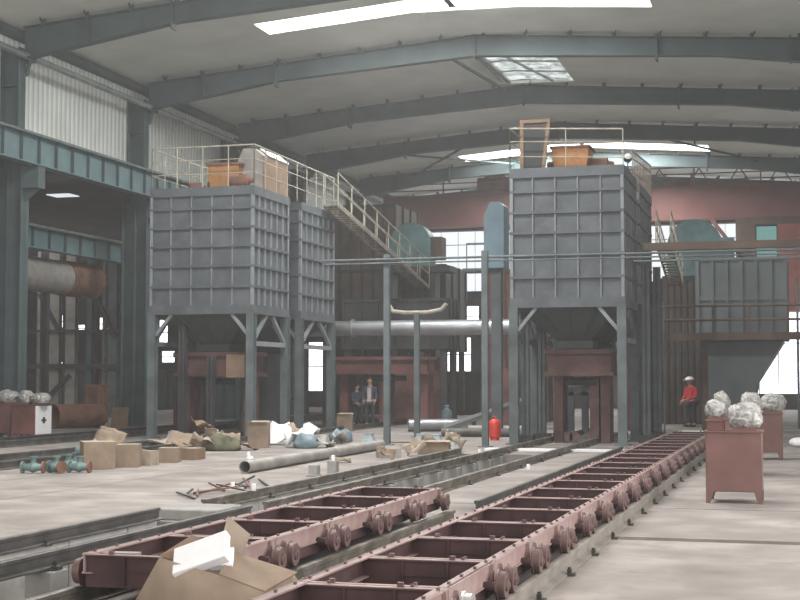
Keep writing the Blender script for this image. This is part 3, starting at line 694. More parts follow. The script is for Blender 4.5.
# next aisle clutter (left, behind the columns)
spots = [(-33.7, 57.4, .16, 7.6, 'pipe'), (-32.7, 57, .55, 7.6, 'pipe'), (-31.85, 57, .48, 7.6, 'pipe'), (-32.3, 60, .3, 7.6, 'darkm'), (-31.2, 58, .3, 7.6, 'brownm'), (-30.9, 57, .24, 7.6, 'colm'), (-30.45, 57.5, .12, 7.6, 'pipe'), (-29.75, 57, .42, 7.6, 'leg'),
         (-30.2, 60, .16, 7.6, 'brownm'), (-29.2, 58, .4, 7.6, 'brownm'), (-34.4, 57, .3, 7.6, 'rust')]
on = ['thin pale one at the left', 'widest pale one', 'pale one right of the widest', 'dark slim one behind the pale pair', 'brown one in the middle', 'greenish slim one', 'thin pale one right of the greenish one', 'pale blue-grey one by the near wall column', 'slim brown one set back', 'brown one half behind the wall column', 'rusty one by the left wall column']
for (x, y, w_, h, mm), lb in zip(spots, on):
    t = thing('background_column', 'upright steel member in the next aisle, '+lb, 'column', (x, y, 0), group='uprights in the next aisle')
    m = MB(); m.box(-w_/2, w_/2, -.15, -.12, 0, h); m.box(-w_/2, w_/2, .12, .15, 0, h); m.box(-.02, .02, -.12, .12, 0, h); m.box(-w_/2-.06, w_/2+.06, -.2, .2, 0, .05); m.build('shaft', M[mm], t)
for a, b, w_, lb in (((-33.4, 56.788, 5.6), (-32.4, 56.788, 3.9), .16, 'upper left diagonal'), ((-30.5, 56.788, 5.4), (-29.6, 56.788, 3.6), .16, 'upper right diagonal'), ((-32.9, 56.788, .9), (-31.8, 56.788, 1.9), .18, 'lower diagonal'),
                     ((-34.5, 56.78, 2.3), (-29, 56.78, 2.3), .2, 'horizontal tie at head height'), ((-34.5, 56.78, 3.9), (-29, 56.78, 3.9), .12, 'upper horizontal tie')):
    m = MB(); m.bar(a, b, w_); tag(m.build('steel_brace', M['darkm']), 'dark steel brace in the next aisle, '+lb, 'brace')
plant('dark_machine', 'dark machine block in the next aisle behind the rusty pipe', 'machine', -42, -34.5, 70, 74, 0, 2.3, 'darkm')
plant('dark_machine', 'taller dark block in the next aisle at the left edge', 'machine', -49, -42.6, 75, 78, 0, 2.2, 'darkm')
plant('rusty_crate', 'rusty upright crate behind the big rusty pipe', 'crate', -27.1, -26.6, 49.8, 50.4, 0, 1.5, 'rust', ribs=1)
plant('dark_machine', 'dark brown casing seen through the left silo legs', 'machine', -30.0, -26.6, 66, 68, 0, 4.9, 'brownm')
plant('maroon_casing', 'maroon casing seen left of the tank under the left silo', 'machine', -21.7, -20.9, 46.4, 47.2, 0, 1.0, 'redbrown', ribs=2)
t = thing('welding_spot', 'small blue-white welding glow behind the left silo legs', 'light', (-20.6, 54.6, .75))
m = MB(); m.ball((0, 0, 0), .05, 10, 8); m.build('arc', emit('arc_glow', (.45, .6, 1), 18), t)
m = MB(); m.tube((.02, .02, -.05), (.35, .25, .25), .02, n=8); m.build('torch', M['dark'], t)

# ================================================================== RAILS
def rail(x, y0, y1, label, mm, mmh='railst', h=.15, clamps=None, side=1, wt=.075):
    t = thing('steel_rail', label, 'rail', (x, 0, 0))
    m = MB(); prof = [(-wt, 0), (wt, 0), (wt, .018), (.016, .035), (.016, h-.045), (.036, h-.035), (.036, h-.004), (.03, h), (-.03, h), (-.036, h-.004), (-.036, h-.035), (-.016, h-.045), (-.016, .035), (-wt, .018)]
    m.prism(prof, 'y', y0, y1); m.build('rail_bar', M[mm], t)
    if clamps:
        y = clamps[0]
        while y < clamps[1]:
            m = MB(); m.box(side*(wt-.03)-.02*0-(.09 if side < 0 else 0), side*(wt-.03)+(.09 if side > 0 else 0), y-.05, y+.05, 0, .022)
            m.tube((side*(wt+.01), y, .02), (side*(wt+.01), y, .075), .016, n=6); m.cb((side*(wt+.01), y, .045), (.04, .04, .02))
            m.build('rail_clamp', M['clamp'], t); y += clamps[2]
    return t
rail(-2.07, 6.0, 36.0, 'pale dusty rail along the right side of the long trolley chain, with clamps', 'railpale', clamps=(7.9, 34, 1.47))
rail(-3.30, 6.0, 36.0, 'rail hidden under the left side of the long trolley chain', 'railst')
rail(-4.07, 6.0, 16.5, 'rail under the right wheels of the short trolley train', 'railst', clamps=(7, 16, 1.4))
rail(-4.07, 17.8, 33.0, 'dark rail beside the long trolley chain beyond a gap', 'raildark', clamps=(18.5, 32, 2.6))
rail(-5.33, 6.0, 43.0, 'rail along the right edge of the pit', 'railst', clamps=(7, 40, 2.2))
rail(-7.62, 6.0, 15.8, 'near rail on the left edge of the pit, ending at a concrete crossing', 'raildark', clamps=(7, 15, 2))
rail(-7.55, 17.0, 31.4, 'far rail on the left edge of the pit, beyond the concrete crossing', 'railst', clamps=(17.5, 31, 1.7))
rail(-6.65, 6.0, 16.4, 'near rail carried on piers in the middle of the pit', 'raildark', h=.15, clamps=(7, 16, 1.5))
rail(-6.65, 16.9, 46.0, 'far rail carried on piers in the middle of the pit', 'railst', clamps=(18, 44, 2))
for x, lb in ((-14.6, 'nearest of the four dark rails at left'), (-16.0, 'second of the four dark rails at left'), (-19.3, 'third of the four dark rails at left'), (-20.6, 'farthest of the four dark rails at left')):
    rail(x, 17, 59.5, lb+', behind the cartons', 'raildark', h=.17)
k = 0
pl = ['first', 'second']
for y in [7.2, 9.2, 11.5, 13.6, 15.3, 17.6, 19.2, 20.8, 22.4, 24.0, 25.5, 27.0, 28.5, 30.0, 31.2]:
    t = thing('concrete_pier', 'pale concrete pier holding the pit rail, %s counted from the camera' % NTH[k], 'pier', (-6.65, y, -1.06), group='piers in the pit'); k += 1
    m = MB(); m.box(-.14, .14, -.15, .15, 0, 1.045); m.build('pier_block', M['concrete'], t, bevel=.015)
    m = MB(); m.box(-.12, .12, -.08, .08, 1.045, 1.06); m.build('bearing_plate', M['clamp'], t)

# ================================================================== TROLLEYS
LM = 1.36
def make_trolley(label, group, shiny=False):
    t = thing('rail_trolley', label, 'trolley', (0, 0, .15), group=group); hw = .505
    for sx in (-1, 1):
        m = MB(); m.box(sx*hw-(.012 if sx > 0 else 0), sx*hw+(.012 if sx < 0 else 0), -LM/2, LM/2, .10, .25)
        x0, x1 = (hw-.07, hw+.012) if sx > 0 else (-hw-.012, -hw+.07)
        m.box(x0, x1, -LM/2, LM/2, .238, .25); m.box(x0, x1, -LM/2, LM/2, .10, .11)
        m.build('side_beam', M['maroon'], t)
        m = MB(); m.box(sx*(hw-.018)-.004, sx*(hw-.018)+.004, -LM/2+.03, LM/2-.03, .012, .236); m.build('inner_shade_plate', M['maroon_shade'], t)  # plate added to carry the painted shade of the inner face
    for sy in (-1, 1):
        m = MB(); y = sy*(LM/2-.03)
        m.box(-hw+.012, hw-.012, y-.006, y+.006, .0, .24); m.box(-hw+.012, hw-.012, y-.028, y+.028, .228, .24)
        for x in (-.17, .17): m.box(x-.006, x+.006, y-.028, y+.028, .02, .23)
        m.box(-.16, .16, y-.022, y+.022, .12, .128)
        m.build('cross_beam', M['maroon_shade'], t)
        m = MB(); m.box(-hw+.07, hw-.07, y-.028, y+.028, .24, .245); m.build('top_flange', M['maroon'], t)
    m = MB(); m.box(-hw+.012, hw-.012, -LM/2+.03, LM/2-.03, .0, .012); m.build('bottom_plate', M['maroon_shade'], t)
    m = MB()
    for x, y in [(sx*(hw-.03), yy) for sx in (-1, 1) for yy in (-.55, -.2, .2, .55)]+[(xx, sy*(LM/2-.03)) for xx in (-.28, .28) for sy in (-1, 1)]:
        m.lathe((x, y, .25), [(0, .013), (.018, .013)], 'z', 6)
    m.cb((.2, LM/2-.02, .258), (.04, .03, .035)); m.cb((-.28, -LM/2+.02, .258), (.035, .03, .03))
    m.each('bolt', M['wheel'], t)
    for sx in (-1, 1):
        for sy in (-1, 1):
            y = sy*(LM/2-.145); x = sx*.60
            m = MB(); m.lathe((x, y, .098), [(-.035*sx, .03), (-.035*sx, .112), (-.022*sx, .114), (-.018*sx, .098), (.03*sx, .096), (.034*sx, .075), (.028*sx, .045), (.045*sx, .04), (.048*sx, .022)], 'x', 24)
            shin = shiny and sx > 0 and sy < 0
            wo = m.build('wheel', M['bright' if shin else 'wheel'], t, label='polished bare steel wheel' if shin else None)
            m = MB(); m.tube((sx*hw, y, .098), (x+.055*sx, y, .098), .022, n=12); m.build('axle', M['wheel'], wo)
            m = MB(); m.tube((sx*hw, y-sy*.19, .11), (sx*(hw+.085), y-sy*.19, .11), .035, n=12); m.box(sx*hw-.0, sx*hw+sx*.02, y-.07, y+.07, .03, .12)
            m.each('side_roller', M['maroon_shade'], t)
            m = MB(); m.box(min(sx*hw, sx*(hw+.03)), max(sx*hw, sx*(hw+.03)), y-.012, y+.012, .10, .25 if sx*sy > 0 else .21); m.build('lug', M['maroon'], t)
    m = MB(); m.cb((0, LM/2+.0, .06), (.12, .04, .06)); m.build('coupling', M['wheel'], t)
    return t
NM = 21
g1 = 'chained trolleys of the long right-hand line'; Y0 = 7.33
base = make_trolley('x', g1)
for i in range(NM):
    lab = 'maroon steel trolley in the long right-hand chain, %s counted from the camera end' % NTH[i]
    loc = (-2.685, Y0+.69+i*1.38, .15)
    if i == 0: base.location = loc; base['label'] = lab
    elif i == 1:
        tt = make_trolley(lab, g1, True); tt.location = loc
    else: dup(base, loc, lab)
g2 = 'trolleys of the short train at left'
for i in range(5):
    lab = 'maroon steel trolley in the short left train, %s counted from the camera end' % NTH[i]
    o = dup(base, (-4.70, 9.52+.69+i*1.38, .165), lab); o['group'] = g2
t = thing('stop_block', 'dark block with a pale sheet at the far end of the long trolley chain', 'block', (-2.7, 36.6, 0))
m = MB(); m.box(-.6, .5, 0, 1.0, 0, .34); m.build('block', M['darkm'], t); m = MB(); m.box(-.4, .2, .3, .9, .34, .37); m.build('sheet', M['foam'], t)
t = thing('steel_box', 'grey metal box lying inside the short trolley train', 'box', (-4.62, 12.9, .18))
m = MB(); m.box(-.27, .2, -.12, .12, 0, .14); m.build('box_body', M['galv'], t, bevel=.01); m = MB(); m.box(-.25, .18, -.1, .1, .14, .15); m.build('lid', M['siloedge'], t)
t = thing('metal_tray', 'pale flat bar lying in the front trolley of the short train', 'bar', (-5.0, 9.75, .33))
m = MB(); m.cb((0, 0, .05), (.28, .1, .05), (0, 0, .1)); m.build('bar', M['pipe'], t)

# ================================================================== PEDESTALS with wrapped motors
def pedestal(x, y, rz, label, w_=.76, h=1.0, mm='box2', d=.7, panel=False):
    t = thing('machine_pedestal', label, 'pedestal', (x, y, 0), rz, group='sheet metal pedestals')
    m = MB(); a = w_/2; b = d/2; m.box(-a, a, -b, b, .16, h-.02); m.build('cabinet_body', M[mm], t, bevel=.012)
    m = MB(); m.box(-a-.02, a+.02, -b-.02, b+.02, h-.02, h); m.build('top_plate', M[mm], t)
    for sx in (-1, 1):
        for sy in (-1, 1):
            m = MB(); xo, xi = sx*a, sx*(a-.11)
            m.prism([(xo, .17), (xi, .17), (sx*(a-.06), 0), (sx*(a-.01), 0)], 'y', sy*b-.01 if sy < 0 else b-.03, sy*b+.03 if sy < 0 else b+.01)
            m.prism([(sy*b, .17), (sy*(b-.11), .17), (sy*(b-.06), 0), (sy*(b-.01), 0)], 'x', min(xo, xo-sx*.03), max(xo, xo-sx*.03))
            m.build('leg', M[mm], t)
    if panel:
        m = MB(); m.box(a, a+.012, -b+.02, b-.02, .1, h-.04); pn = m.build('side_panel', M['foam'], t, label='daylit side face coloured white, with a dark sticker')  # daylight on the side face put into a white sheet
        m = MB(); m.box(a+.012, a+.016, -.12, .14, .52, .58); m.box(a+.012, a+.016, -.05, .07, .46, .64); m.build('sticker', M['jacket'], pn)
    return t
def wrapped(x, y, z, sx, sy, sz, label, seed, knot=True, base=None):
    t = thing('wrapped_motor', label, 'motor', (x, y, z), group='plastic wrapped motors')
    m = MB(); m.box(-sx*.7, sx*.7, -sy*.7, sy*.7, 0, .05); m.build('base_plate', M['box2' if not base else base], t)
    m = MB(); m.tube((-sx*.5, 0, sz*.8), (sx*.5, 0, sz*.8), sz*.45, n=14); m.box(-sx*.4, sx*.4, -sy*.4, sy*.4, .05, sz*.6); m.build('motor_body', M['greym'], t)
    bm = bmesh.new(); bmesh.ops.create_icosphere(bm, subdivisions=5, radius=1)
    for v in bm.verts:
        p_ = v.co.copy()
        r = 1+.14*noise.noise(p_*1.5+Vector((seed, 0, 0)))+.10*abs(noise.noise(p_*3.6+Vector((0, seed, 0))))+.09*abs(noise.noise(p_*8+Vector((0, seed, 3))))
        v.co = Vector((p_.x*sx*r, p_.y*sy*r, (p_.z*sz*r)+sz*.95))
        v.co.x += .10*sx*noise.noise(Vector((seed, p_.z*2, 0))); v.co.z -= max(0, p_.z-.6)*sz*.35
        if v.co.z < .04: v.co.z = .04
    me = D.meshes.new('plastic_wrap'); bm.to_mesh(me); bm.free(); me.materials.append(M['film'])
    for p_ in me.polygons: p_.use_smooth = True
    o = D.objects.new('plastic_wrap', me); C.objects.link(o); o.parent = t
    return t
pedestal(-.93, 20.0+.35, 0, 'red-brown pedestal nearest the camera at right, carrying two wrapped motors')
wrapped(-.78, 20.25, 1.0, .235, .25, .215, 'large clear-wrapped motor on the nearest right pedestal', 3.1)
t = thing('gear_box', 'small maroon gear box under the left wrapped bundle on the near pedestal', 'box', (-1.18, 20.3, 1.0))
m = MB(); m.box(-.12, .12, -.12, .12, 0, .13); m.build('casing', M['redbrown'], t, bevel=.01); m = MB(); m.box(-.14, .14, -.14, .14, .13, .15); m.build('cover', M['box2'], t)
wrapped(-1.19, 20.3, 1.15, .135, .14, .15, 'tall narrow clear-wrapped bundle at the left of the near pedestal', 8.4)
pedestal(-1.24, 26.2, 0, 'red-brown pedestal hidden behind the nearest right one')
wrapped(-1.42, 26.2, 1.0, .15, .2, .27, 'wrapped motor peeking out behind the narrow bundle', 5.5)
wrapped(-.90, 26.2, 1.0, .19, .2, .26, 'wrapped motor peeking out above the large one', 6.2)
pedestal(-.80, 31.3, 0, 'red-brown pedestal farther back at right with one wrapped motor')
wrapped(-.62, 31.25, 1.0, .27, .25, .22, 'dull clear-wrapped motor on the farther right pedestal', 7.7)
t = thing('machine_drum', 'dark rounded machine at the right picture edge', 'machine', (.75, 38.5, 0))
m = MB(); m.tube((0, -.4, 1.15), (0, .6, 1.15), .62, n=24); m.build('drum', M['darkm'], t); m = MB(); m.box(-.5, .5, -.3, .5, 0, .8); m.build('base', M['redbrown'], t)
t = thing('crumpled_sheet', 'crumpled white sheet on the floor at the right edge', 'sheet', (.15, 37.0, 0))
m = MB(); m.ball((0, 0, .08), .4, 14, 7, (1, .7, .3)); m.ball((-.25, .1, .12), .25, 12, 7, (1, .7, .5)); m.build('sheet', M['foam'], t)
# left group
pedestal(-22.35, 36.2, 0, 'rust red pedestal at the left picture edge', mm='box2')
wrapped(-22.2, 36.1, 1.0, .3, .28, .22, 'wrapped motor on the pedestal at the left picture edge', 11.5)
pedestal(-21.2, 35.7, 0, 'dark brown pedestal at left with a white daylit side', mm='redbrown', panel=True, d=.9)
wrapped(-21.3, 35.6, 1.0, .18, .25, .22, 'round wrapped motor, left one on the pedestal with the white daylit side', 13.5)
wrapped(-20.85, 35.6, 1.0, .27, .26, .18, 'lumpy wrapped motor, right one on the pedestal with the white daylit side', 14.9)

# ================================================================== big loose items
t = thing('rusty_pipe', 'big rusty open-ended pipe section lying beside the wall column', 'pipe', (-24.6, 44.6, .42)); t.rotation_euler = (0, 0, R(-30))
m = MB(); m.hollow((0, -1.0, 0), (0, .9, 0), .42, .03, 32); m.build('pipe_wall', M['rust'], t)
m = MB()
for y in (-.98, .1): m.hollow((0, y-.03, 0), (0, y+.03, 0), .435, .02, 32)
m.build('weld_ring', M['rust'], t)
m = MB(); m.cb((0, 0, .36), (.62, .03, .74), (R(-14), 0, R(6))); o = m.build('steel_sheet', M['tanbox'], loc=(-23.2, 45.0, 0)); tag(o, 'brown sheet leaning near the right end of the rusty pipe', 'sheet')
# gas tanks
t = thing('gas_tank', 'small bright red gas tank standing beside the right thin pole', 'tank', (-8.37, 38.9, 0))
m = MB(); m.lathe((0, 0, .06), [(0, .12), (.03, .165), (.10, .175), (.40, .175), (.48, .15), (.53, .07)], 'z', 20); m.build('tank_body', M['gas'], t)
m = MB(); m.lathe((0, 0, 0), [(0, .13), (.08, .13)], 'z', 16); m.build('foot_ring', M['gas'], t)
m = MB(); m.tube((0, 0, .58), (0, 0, .68), .025); m.tube((-.05, 0, .66), (.05, 0, .66), .02); m.build('valve', M['gas'], t)
t = thing('gas_cylinder', 'pale blue gas cylinder standing by the silver duct', 'tank', (-12.2, 48.6, 0)); 
m = MB(); m.lathe((0, 0, 0), [(0, .17), (.05, .2), (.5, .2), (.62, .15), (.68, .07), (.72, .06), (.76, .09), (.8, .06)], 'z', 20); m.build('cylinder_body', M['gasb'], t)
t = thing('silver_duct', 'silver round duct section lying on the floor in the centre', 'duct', (-12.4, 44.4, .21))
m = MB(); m.hollow((-.05, 0, 0), (1.75, .9, 0), .2, .015, 24); m.build('duct_wall', M['silver'], t)
m = MB()
for k in range(5):
    q = Vector((-.05, 0, 0)).lerp(Vector((1.75, .9, 0)), k/4); d_ = Vector((1.8, .9, 0)).normalized()*.012; m.hollow(q-d_, q+d_, .21, .02, 24)
m.build('seam_ring', M['silver'], t)
t = thing('inclined_chute', 'grey inclined conveyor chute rising to the right behind the poles', 'chute', (-11.0, 43.6, 0))
m = MB(); m.bar((0, 0, .12), (2.9, .2, 1.15), .45, .16); m.build('trough', M['leg'], t)
m = MB(); m.bar((0, -.24, .2), (2.9, -.04, 1.23), .03, .1); m.build('edge_rail', M['galv'], t)
m = MB(); m.box(2.55, 2.65, -.2, .2, 0, 1.0); m.box(.9, .98, -.15, .15, 0, .4); m.build('leg', M['darkm'], t)
for i, (x, y, L_, r_) in enumerate(((-10.4, 40.8, 2.2, .13), (-9.9, 42.2, 1.9, .15))):
    t = thing('dark_pipe', ['dark pipe lying on the floor right of the middle pole', 'pale grey pipe lying behind the dark one'][i], 'pipe', (x, y, r_))
    m = MB(); m.hollow((0, 0, 0), (L_, .25, 0), r_, .02, 18); m.build('pipe_wall', M['raildark' if i == 0 else 'pipe'], t)
m = MB(); m.hollow((-9.80, 23.9, .12), (-9.95, 33.0, .12), .115, .012, 24); tag(m.build('grey_pipe', M['pipe']), 'long pale grey pipe lying on the floor in the middle left', 'pipe')
m = MB(); m.hollow((-10.25, 25.3, .04), (-10.5, 34.5, .04), .04, .008, 12); tag(m.build('grey_pipe', M['pipe']), 'thin grey pipe lying just behind the long pale one', 'pipe')
t = thing('plastic_bag', 'small white bag on the near end of the long pale pipe', 'bag', (-9.86, 24.3, .23)); m = MB(); m.ball((0, 0, .02), .07, 10, 7, (1, 1, .7)); m.ball((-.03, 0, .09), .04, 10, 7, (.7, 1, 1.4)); m.build('bag', M['foam'], t)

# valves
def valve(x, y, rz, label, s=1):
    t = thing('valve', label, 'valve', (x, y, .13*s), rz, group='teal valves on the floor')
    m = MB(); m.lathe((0, 0, 0), [(-.22*s, .07*s), (-.1*s, .08*s), (0, .12*s), (.1*s, .08*s), (.22*s, .07*s)], 'x', 18); m.tube((0, 0, 0), (0, .02, .2*s), .06*s); m.build('valve_body', M['valve'], t)
    for sx in (-1, 1):
        m = MB(); m.lathe((sx*.23*s, 0, 0), [(-.02*s, .13*s), (.02*s, .13*s)], 'x', 18); m.build('flange', M['rust' if sx > 0 else 'valve'], t)
    m = MB(); m.lathe((0, .02, .2*s), [(0, .09*s), (.03*s, .09*s)], 'z', 14); m.build('bonnet', M['valve'], t)
for (x, y, a, lb) in ((-13.55, 22.9, .2, 'leftmost, nearest the camera'), (-13.2, 23.1, -.5, 'second from the left'), (-13.3, 23.75, .6, 'third from the left, set back'), (-12.8, 23.25, .1, 'next to the cartons, with a brown flange'), (-13.5, 24.4, 1.3, 'half hidden behind the others')):
    valve(x, y, a, 'pale teal valve body on the floor, '+lb, .85)
# cartons
def carton(x, y, w_, d, h, rz, label, mm='card', openf=True, group=None):
    t = thing('carton', label, 'box', (x, y, 0), rz, group=group); a, b = w_/2, d/2; tk = .012
    m = MB(); m.box(-a, a, -b, -b+tk, 0, h); m.box(-a, a, b-tk, b, 0, h); m.box(-a, -a+tk, -b+tk, b-tk, 0, h); m.box(a-tk, a, -b+tk, b-tk, 0, h); m.box(-a+tk, a-tk, -b+tk, b-tk, 0, tk)
    m.build('carton_body', M[mm], t)
    for sy in (-1, 1):
        m = MB()
        if openf: m.quad((-a, sy*b, h), (a, sy*b, h), (a-.02, sy*(b+.12), h+.04), (-a+.02, sy*(b+.12), h+.04), .008)
        else: m.box(-a, a, min(0, sy*b)+.002, max(0, sy*b)-.002, h, h+.008)
        m.build('flap', M['card2'], t)
    return t
carton(-13.05, 24.4, .6, .58, .52, R(36), 'tall brown cardboard carton, leftmost and largest of the row by the rails', 'card', False)
carton(-12.75, 25.1, .46, .42, .44, R(20), 'second brown carton from the left in the row by the rails', 'card', False)
carton(-12.6, 25.7, .27, .3, .28, R(-8), 'small pale brown carton, third in the row by the rails', 'card2', False)
carton(-12.62, 26.7, .4, .4, .3, R(15), 'wide brown carton, fourth in the row by the rails', 'card', False)
carton(-12.6, 27.8, .38, .4, .24, R(-10), 'low grey-brown carton with a white sheet, fifth in the row', 'tanbox', False)
carton(-13.15, 33.0, .5, .6, .62, R(15), 'brown open carton standing in the rubbish heap left of the centre', 'card', True)
carton(-8.15, 31.3, .7, .5, .26, R(8), 'low open cardboard tray beside the middle rails', 'card', True)
carton(-8.75, 29.6, .5, .4, .2, R(25), 'squashed grey carton left of the low open tray', 'pipe', False)
carton(-14.6, 44.3, .5, .4, .55, R(10), 'brown carton standing in front of the second left silo', 'card', True)
def sheetthing(name, cat, x, y, w_, d, z, rot, label, mm, t=.012, crease=.0):
    m = MB(); n_ = 6
    vs = []; fs = []
    for j in range(n_+1):
        for i in range(n_+1):
            u, v = i/n_-.5, j/n_-.5; h = crease*noise.noise(Vector((u*3+x, v*3+y, z)))*1.2
            vs.append(Euler(rot).to_matrix() @ Vector((u*w_, v*d, h)))
    for j in range(n_):
        for i in range(n_): k = j*(n_+1)+i; fs.append((k, k+1, k+n_+2, k+n_+1))
    m.add(vs, fs)
    zmin = min(v.z for v in vs)
    o = m.build(name, M[mm], loc=(x, y, z-zmin+.002)); so_ = o.modifiers.new('thickness', 'SOLIDIFY'); so_.thickness = t; so_.offset = 1
    tag(o, label, cat); return o
DB = [(-13.7, 31.4, .8, .6, (.5, .2, .3), 'tilted brown cardboard sheet, left end of the rubbish heap', 'card', .15), (-13.1, 31.0, .7, .5, (-.6, .3, 1.0), 'bent brown cardboard sheet behind the fifth carton', 'card2', .2),
      (-12.9, 32.2, .6, .5, (.9, 0, .4), 'upright torn cardboard sheet in the rubbish heap', 'card', .15), (-11.4, 33.3, .9, .6, (.3, -.4, .2), 'crumpled white sheet on the right of the brown open carton', 'foam', .3),
      (-11.6, 34.0, .8, .6, (.7, .2, 1.2), 'pale cardboard flap leaning on the right of the brown open carton', 'card2', .2), (-10.9, 33.4, .7, .5, (.15, .2, .5), 'grey-white plastic sheet at the right end of the rubbish heap', 'pipe', .25),
      (-14.3, 30.0, .9, .4, (.1, .05, .2), 'flat grey board left of the rubbish heap', 'wood', .04), (-13.6, 29.0, .6, .4, (.35, 0, 2.2), 'tilted dark board behind the fourth carton', 'wood', .05),
      (-8.4, 30.4, .5, .4, (.5, -.3, .8), 'torn pale cardboard piece between the squashed carton and tray', 'card2', .2), (-8.3, 31.6, .5, .35, (.9, .2, .3), 'dark torn flap sticking out of the low open tray', 'card', .2),
      (-9.2, 27.6, .45, .3, (.1, .1, .4), 'flat dark scrap on the floor left of the squashed carton', 'wood', .05), (-10.6, 36.6, 1.2, .3, (0, 0, .15), 'thin dark board on the pale floor left of the first thin pole', 'wood', .02)]
DB += [(-14.9, 33.0, 1.0, .5, (.2, .1, .7), 'pale flat board at the far left of the rubbish heap', 'card2', .1), (-15.6, 31.2, .7, .5, (.8, .3, .2), 'leaning brown flap by the four dark rails', 'card', .15),
       (-14.5, 34.6, .9, .7, (.3, .5, 1.4), 'brown crumpled cardboard behind the khaki cloth', 'tanbox', .25), (-13.8, 33.4, .5, .5, (-.9, .2, .1), 'small upright torn flap left of the brown open carton', 'card2', .2),
       (-12.6, 34.6, .9, .8, (.5, -.2, .4), 'pale crumpled paper sheet right behind the brown open carton', 'foam', .35), (-12.2, 31.7, .5, .4, (.1, .4, .9), 'flat reddish-brown board at the foot of the brown open carton', 'rust', .05),
       (-13.9, 28.2, .8, .35, (.1, 0, .3), 'red-brown board lying behind the cartons', 'rust', .03), (-15.7, 29.0, 1.2, .4, (.05, 0, .1), 'long grey board lying between the dark rails and cartons', 'wood', .03),
       (-11.9, 35.6, .7, .4, (.25, .1, 2), 'greyish scrap sheet near the second silo', 'pipe', .2), (-8.6, 28.9, .4, .25, (.7, .2, .4), 'small brown flap against the squashed carton', 'card', .15),
       (-7.95, 32.4, .5, .4, (.3, .6, .4), 'pale torn cardboard behind the low open tray', 'card2', .25)]
for (x, y, w_, d, rt, lb, mm, cr) in [((q[0]-.75,)+q[1:] if q[0] < -10.8 and q[1] < 35 else q) for q in DB]: sheetthing('scrap_sheet', 'scrap', x, y, w_, d, .0, rt, lb, mm, crease=cr)
t = thing('cloth_heap', 'dark khaki cloth heap in front of the brown open carton', 'cloth', (-13.5, 31.3, 0))
m = MB(); m.ball((0, 0, .12), .34, 18, 10, (1.2, .8, .8)); m.ball((.3, .1, .1), .22, 14, 8, (1, 1, .9)); m.ball((-.3, 0, .1), .2, 12, 8)
o = m.build('cloth', M['cloth'], t, fix=False)
for v in o.data.vertices:
    v.co += Vector((noise.noise(v.co*6), noise.noise(v.co*6+Vector((5, 0, 0))), noise.noise(v.co*6+Vector((0, 5, 0)))))*.1; v.co.z = max(v.co.z, .0)
for i, (x, y, lb) in enumerate(((-11.9, 33.0, 'right of the white crumpled sheet'), (-12.1, 36.3, 'farther back near the second left silo'), (-15.1, 27.9, 'left behind the cartons'))):
    t = thing('plastic_bundle', 'blue-grey plastic wrapped bundle, '+lb, 'bundle', (x, y, 0))
    m = MB(); m.ball((0, 0, .14), .26, 16, 10, (1.3, .8, .8)); o = m.build('wrap', M['gasb'], t, fix=False)
    for v in o.data.vertices:
        v.co += v.co.normalized()*noise.noise(v.co*7+Vector((i*4, 0, 0)))*.12; v.co.z = max(v.co.z, 0)
# pale blue plinths
for i, (x, y) in enumerate(((-11.35, 36.5), (-8.95, 36.0), (-9.4, 36.3), (-9.9, 36.6), (-17.1, 36.4))):
    t = thing('blue_plinth', 'small pale blue plinth, '+['alone left of the first thin pole', 'right one of the three by the dark pipe', 'middle one of the three by the dark pipe', 'left one of the three by the dark pipe', 'in front of the left silo legs'][i], 'plinth', (x, y, 0), group='pale blue plinths')
    m = MB(); m.add([(-.18, -.15, 0), (.18, -.15, 0), (.18, .15, 0), (-.18, .15, 0), (-.10, -.09, .22), (.10, -.09, .22), (.10, .09, .22), (-.10, .09, .22)], [(3, 2, 1, 0), (4, 5, 6, 7), (0, 1, 5, 4), (1, 2, 6, 5), (2, 3, 7, 6), (3, 0, 4, 7)]); m.build('plinth_body', M['paleblue'], t)
    m = MB(); m.box(-.12, .12, -.11, .11, .22, .25); m.build('cap', M['paleblue'], t)
# scrap bars by the pit crossing
for i in range(13):
    x = -8.6+random.uniform(-.22, .22); y = 18.9+i*.22; a = random.uniform(-.9, .5); L_ = random.uniform(.5, 1.3)
    m = MB(); m.bar((-math.sin(a)*L_/2, -math.cos(a)*L_/2, .02), (math.sin(a)*L_/2, math.cos(a)*L_/2, .03+.07*random.random()), .028, .022)
    tag(m.build('scrap_bar', M[('clamp', 'rust', 'darkm')[i % 3]], loc=(x, y, .0+.012*(i % 3))), 'dark steel scrap bar in the tangle left of the pit rail', 'scrap', 'tangled scrap bars beside the pit')
for i, (x, y, w_, h, lb) in enumerate(((-8.35, 23.6, .16, .2, 'left one'), (-8.1, 23.9, .16, .26, 'right one'))):
    t = thing('concrete_block', 'small pale upright block beside the pit rail, '+lb, 'block', (x, y, 0)); m = MB(); m.box(-w_/2, w_/2, -.1, .1, 0, h); m.box(-w_/2-.03, w_/2+.03, -.13, .13, 0, .03); m.build('block', M['concrete'], t, bevel=.01)
WB = [(-3.68, 13.1), (-3.72, 15.9), (-8.1, 23.9), (-8.65, 20.6), (-7.2, 31.8), (-5.05, 26.5), (-3.95, 27.5), (-7.45, 18.5)]
wl = ['between the short train and the long chain', 'near the rail gap beside the long chain', 'on the pale upright block', 'in the scrap tangle', 'at the far end of the pit', 'on the floor right of the pit', 'by the dark rail near the chain', 'on the left pit rail past the crossing']
for (x, y), lb in zip(WB, wl):
    t = thing('white_cup', 'tiny white cup-like marker '+lb, 'cup', (x, y, .26 if 'upright' in lb else .15 if 'rail past' in lb else 0), group='small white markers')
    m = MB(); m.lathe((0, 0, 0), [(0, .03), (.09, .035), (.1, .03)], 'z', 12); m.build('cup', M['foam'], t)
